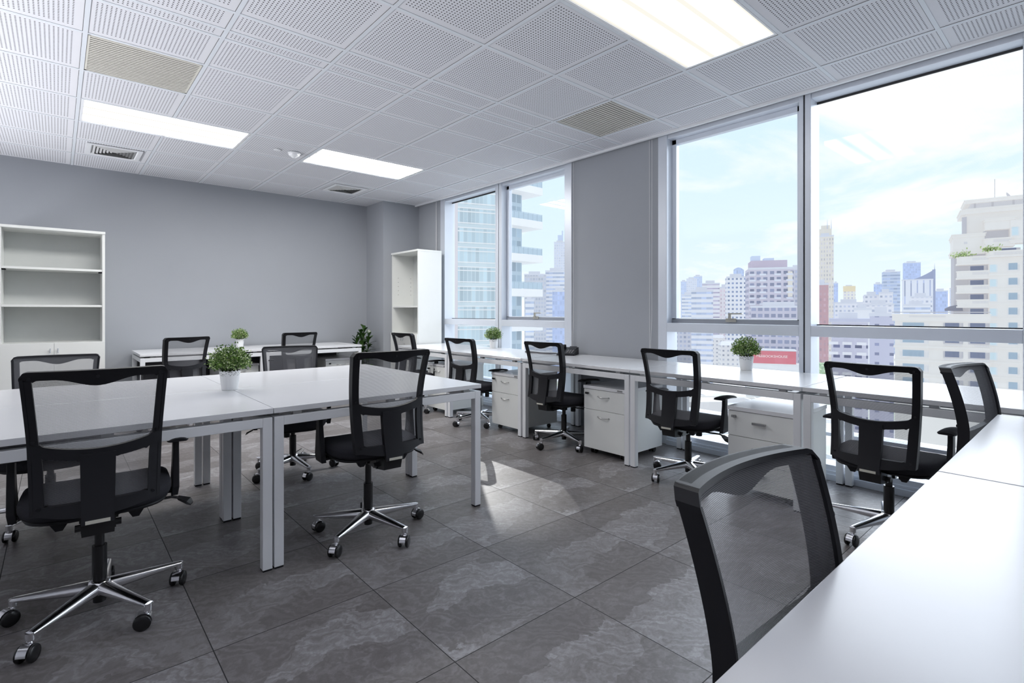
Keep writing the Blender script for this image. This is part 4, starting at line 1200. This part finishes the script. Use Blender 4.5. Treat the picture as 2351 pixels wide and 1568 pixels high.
# lower wing
BX((AX(2056), -1.2, GB), (AX(2271), 10, AZ(738))).obj('wing_wall', CREAM, ap)
band(2050, 2272, 722, 738, -1.9, 8, name='parapet'); balus(2088, 2170, 725, 729, -1.95)
MB().box((AX(2050), -2.0, AZ(716)), (AX(2272), -1.9, AZ(718))).obj('railing', CREAMS, ap)
vs = [(AX(2172), 1, AZ(714)), (AX(2172), 1, AZ(708)), (AX(2182), 1, AZ(703)), (AX(2196), 1, AZ(700)), (AX(2210), 1, AZ(702)), (AX(2212), 1, AZ(714))]
MB().rings([vs, [(x, y + 5, z) for x, y, z in vs]], smooth=False).obj('roof_canopy', flat('dark_canopy', (.22, .22, .28), .12), ap)
for k in range(5):
    p0 = 33.5 * k
    awin(2067, 2132, 742 + p0, 760 + p0, -1.28, WINB); awin(2165, 2210, 742 + p0, 758 + p0, -1.28, WIND); awin(2222, 2270, 742 + p0, 758 + p0, -1.28, WIND)
    b = MB(); b.box((AX(2053), -1.6, AZ(770 + p0)), (AX(2272), -1.2, AZ(765 + p0))); b.obj('string_course', CREAM, ap)
    balus(2166, 2208, 758 + p0, 763 + p0, -1.62); balus(2236, 2270, 759 + p0, 764 + p0, -1.62)
for (px, py, y_) in ((2212, 584, .8), (2276, 575, -.2)):
    q = MB(); rnd = random.Random(px)
    for k in range(160):
        p = Vector((AX(px) + rnd.gauss(0, .8), y_ + rnd.gauss(0, .3), AZ(py) + abs(rnd.gauss(0, .45))))
        d = Vector([rnd.gauss(0, 1) for _ in range(3)]).normalized() * .35; u = d.orthogonal().normalized() * .18
        q.add([p, p + d + u, p + d * 2, p + d - u], [(0, 1, 2, 3)], None)
    q.obj('balcony_plants', leaf_mat('balcony_green', [(0, (.35, .48, .15)), (1, (.7, .75, .45))], .7), ap)['kind'] = 'stuff'

# trees outside
def tree(x, y, z0, r, lab, sd):
    rnd = random.Random(sd); o = thing('city_tree', lab, 'tree', (x, y, z0), 0, 'hazy green trees between the houses')
    MB().cyl((0, 0, 0), (0, 0, r * 1.2), r * .08, n=8).obj('trunk', flat('tree_bark', (.3, .26, .22), .3), o)
    q = MB()
    for k in range(420):
        a, b = rnd.uniform(0, 2 * PI), rnd.uniform(-.5, 1)
        rr = r * rnd.uniform(.6, 1.0); p = Vector((math.cos(a) * rr * math.sqrt(max(0, 1 - b * b)), math.sin(a) * rr * math.sqrt(max(0, 1 - b * b)), r * 1.3 + b * rr * .8))
        d = Vector([rnd.gauss(0, 1) for _ in range(3)]).normalized() * r * .16; u = d.orthogonal().normalized() * r * .12
        q.add([p - d, p + u, p + d, p - u], [(0, 1, 2, 3)], None)
    q.obj('crown', TREEH, o)
def tree_mat():
    m = bpy.data.materials.new('hazy_tree_crown'); g = N(m)
    ge = g.new('ShaderNodeNewGeometry')
    c = g.ramp(ge.outputs['Random Per Island'], [(0, (.34, .48, .36)), (.6, (.50, .64, .46)), (1, (.66, .76, .58))])
    d = g.new('ShaderNodeBsdfDiffuse'); g.link(g.mix(.52, c, (0, 0, 0)), d.inputs[0]); e = g.new('ShaderNodeEmission'); g.link(c, e.inputs[0]); e.inputs[1].default_value = .4  # crown glows slightly, airlight put into the material
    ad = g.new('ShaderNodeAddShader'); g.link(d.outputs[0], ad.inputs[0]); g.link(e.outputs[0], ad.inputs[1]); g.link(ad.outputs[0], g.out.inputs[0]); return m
TREEH = tree_mat()
TL = ['hazy green tree at the left of the row of trees', 'hazy green tree beside the small white house', 'hazy green tree in front of the pair of white houses', 'hazy green tree below the pitched-roof houses',
      'hazy green tree right behind the potted plant', 'hazy green tree near the brick coloured house', 'hazy green tree between the plant and the red shop', 'hazy green tree left of the brick coloured house',
      'green tree at the foot of the tall beige tower', 'green tree next to the lilac flats', 'green tree left of the lilac flats']
for k, (x, y) in enumerate([(455.0, 266.3), (432.2, 246.4), (419.5, 231.0), (414.3, 222.2), (410.0, 199.4), (474.7, 222.6), (400.6, 181.1), (440.4, 226.0), (255.0, 82.6), (245.3, 77.8), (262.7, 82.4)]):
    tree(x, y, -45 if k < 8 else -30, 8 if k < 8 else 4, TL[k], k)

# ground and low roofs below
def ground_mat():
    m = bpy.data.materials.new('city_ground'); g = N(m)
    co = g.coord(); v = g.new('ShaderNodeTexVoronoi', feature='F1'); v.inputs['Scale'].default_value = .045; g.link(co, v.inputs['Vector'])
    c = g.mix(g.sep(v.outputs['Color'])[0], (.78, .78, .80), (.90, .90, .92))
    n = g.noise(co, .02, 4)
    c = g.mix(g.ramp(n, [(.52, 0.), (.60, .8)]), c, (.62, .72, .58))
    d = g.new('ShaderNodeBsdfDiffuse'); g.link(g.mix(.52, c, (0, 0, 0)), d.inputs[0]); e = g.new('ShaderNodeEmission'); g.link(c, e.inputs[0]); e.inputs[1].default_value = .4  # ground gets the same added glow in place of airlight
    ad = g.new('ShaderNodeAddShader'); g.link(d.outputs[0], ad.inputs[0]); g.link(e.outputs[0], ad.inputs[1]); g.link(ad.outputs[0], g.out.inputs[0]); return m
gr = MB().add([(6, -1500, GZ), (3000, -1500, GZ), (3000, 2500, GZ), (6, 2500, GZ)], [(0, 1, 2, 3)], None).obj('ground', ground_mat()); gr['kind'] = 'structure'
random.seed(33)
ROOFC = [flat('roof_a', (.86, .86, .88), .15), flat('roof_b', (.80, .78, .76), .15), flat('roof_c', (.74, .80, .84), .15), flat('roof_d', (.90, .88, .84), .1)]
LOWF = facade('low_block_facade', (.80, .82, .88), (.50, .54, .62), 3.2, 3.4, .45, .42, .1)
LOW = [(26, 4, 16, 14, -22, 'flat pale roof directly below the right-hand windows'), (34, 22, 14, 12, -19, 'low pale block with wide roof below the pillar'), (56, 24, 20, 14, -16, 'low white block with small square windows, seen under the window desks'),
       (48, -2, 18, 16, -24, 'low block with ribbed roof below the beige apartments'), (84, 42, 24, 16, -17, 'pale warehouse roof behind the low white block'), (92, 14, 20, 14, -24, 'pale flat roof in front of the beige apartments'),
       (70, 66, 20, 18, -26, 'low grey-white roof left of the pale warehouse'), (120, 62, 30, 24, -24, 'wide light roof beyond the pale warehouse'), (150, 95, 30, 24, -28, 'light roof with skylights in the middle distance'), (26, 44, 12, 10, -27, 'low block below the glass tower'),
       (110, -18, 26, 22, -20, 'low cream block right of the flat pale roof')]
for k, (x, y, w_, d_, zt, lab) in enumerate(LOW):
    o = thing('low_building', lab, 'building', (x, y, 0), YAW + R(random.uniform(-15, 15)), 'low roofs below the windows')
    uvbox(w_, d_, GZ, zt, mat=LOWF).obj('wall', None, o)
    rf = MB(); rf.box((-w_ / 2 - .4, -.4, zt), (w_ / 2 + .4, 0, zt + .9)); rf.box((-w_ / 2 - .4, d_, zt), (w_ / 2 + .4, d_ + .4, zt + .9)); rf.box((-w_ / 2 - .4, 0, zt), (-w_ / 2, d_, zt + .9)); rf.box((w_ / 2, 0, zt), (w_ / 2 + .4, d_, zt + .9))
    rf.obj('parapet', ROOFC[k % 4], o)
    if k % 2: 
        s_ = MB(); n = 12
        for q in range(n): s_.box((-w_ * .4 + q * w_ * .8 / n, d_ * .2, zt + .5), (-w_ * .4 + (q + .5) * w_ * .8 / n, d_ * .7, zt + .9))
        s_.box((-w_ * .4, d_ * .2, zt), (w_ * .4, d_ * .7, zt + .55)); s_.obj('ribbed_roof', ROOFC[3], o)
    else: 
        MB().box((-w_ * .2, d_ * .3, zt), (w_ * .1, d_ * .6, zt + 2.2)).box((w_ * .2, d_ * .2, zt), (w_ * .3, d_ * .3, zt + 1.2)).obj('roof_house', ROOFC[(k + 1) % 4], o)

# ------------------------------------------------------------------ sky, lights, camera
wd = bpy.data.worlds.new('World'); scn.world = wd; wd.use_nodes = True
nt = wd.node_tree; nt.nodes.clear()
class W(N):
    def __init__(s): s.nt, s.n, s.l = nt, nt.nodes, nt.links
g = W()
out = g.new('ShaderNodeOutputWorld'); bg = g.new('ShaderNodeBackground')
co = g.coord('Generated'); x, y, z = g.sep(co)
zz = g.math('MAXIMUM', z, 0)
base = g.ramp(zz, [(0, (.84, .92, 1.0)), (.12, (.74, .88, 1.0)), (.35, (.66, .84, 1.0)), (1, (.42, .68, 1.0))])
k = g.math('DIVIDE', 1, g.math('ADD', zz, .22))
cv = g.comb(g.math('MULTIPLY', x, k), g.math('MULTIPLY', y, k), g.math('MULTIPLY', z, 2.2))
cl = g.noise(cv, 1.25, 7, .58, .35)
cm = g.ramp(cl, [(.48, 0.), (.60, .8), (.74, 1.)])
c = g.mix(cm, base, (.99, .985, .98))
g.link(c, bg.inputs[0]); bg.inputs[1].default_value = .90
g.link(bg.outputs[0], out.inputs[0])

def light(kind, name, loc, rot, energy, **kw):
    l = bpy.data.lights.new(name, kind); l.energy = energy
    for a, b in kw.items(): setattr(l, a, b)
    o = bpy.data.objects.new(name, l); COL.objects.link(o); o.location = loc; o.rotation_euler = rot
    return o
def aim(o, d): o.rotation_euler = Vector(d).to_track_quat('-Z', 'Y').to_euler()
s = light('SUN', 'sun', (20, 0, 40), (0, 0, 0), 2.0, angle=R(.6), color=(1, .97, .92)); aim(s, (-.10, -.06, -1))
s2 = light('SUN', 'window_fill_sun', (20, 5, 20), (0, 0, 0), 3.6, angle=R(75), color=(.84, .90, 1)); aim(s2, (-1, .05, -.42))  # added broad lamp, brightens the room with extra light through the windows
light('AREA', 'left_side_fill', (-2.5, 2.5, 1.3), (0, -PI / 2 - R(44), 0), 150, spread=R(80), shape='RECTANGLE', size=1.9, size_y=9, color=(.94, .955, 1))  # added fill lamp out of view, lifts the ceiling; no such fixture in the room
# low light bounced off the neighbouring glass tower through the far window pair
sp = light('SPOT', 'tower_reflection', (0, 0, 0), (0, 0, 0), 9000, spot_size=R(3.1), spot_blend=.8, shadow_soft_size=.06, color=(1, .98, .95))
tgt = Vector((2.52, 2.92, 0)); dirv = Vector((-.93, -1.52, -1.0)).normalized(); sp.location = tgt - dirv * 22; aim(sp, dirv)

cam = bpy.data.cameras.new('camera'); co_ = bpy.data.objects.new('camera', cam); COL.objects.link(co_)
co_.location = (0, 0, 1.183); co_.rotation_euler = (PI / 2, 0, -R(41.17))
cam.sensor_width = 36; cam.lens = 36 * 1194.4 / 2351; cam.shift_x = 0; cam.shift_y = -(784 - 714.3) / 2351
cam.clip_start = .05; cam.clip_end = 5000
scn.camera = co_
scn.view_settings.view_transform = 'Standard'; scn.view_settings.look = 'None'; scn.view_settings.exposure = .34; scn.view_settings.gamma = 1
cy = scn.cycles
cy.transparent_max_bounces = 24; cy.max_bounces = 7; cy.diffuse_bounces = 4; cy.glossy_bounces = 4; cy.sample_clamp_indirect = 6; cy.use_denoising = True; cy.use_adaptive_sampling = True; cy.adaptive_threshold = .04
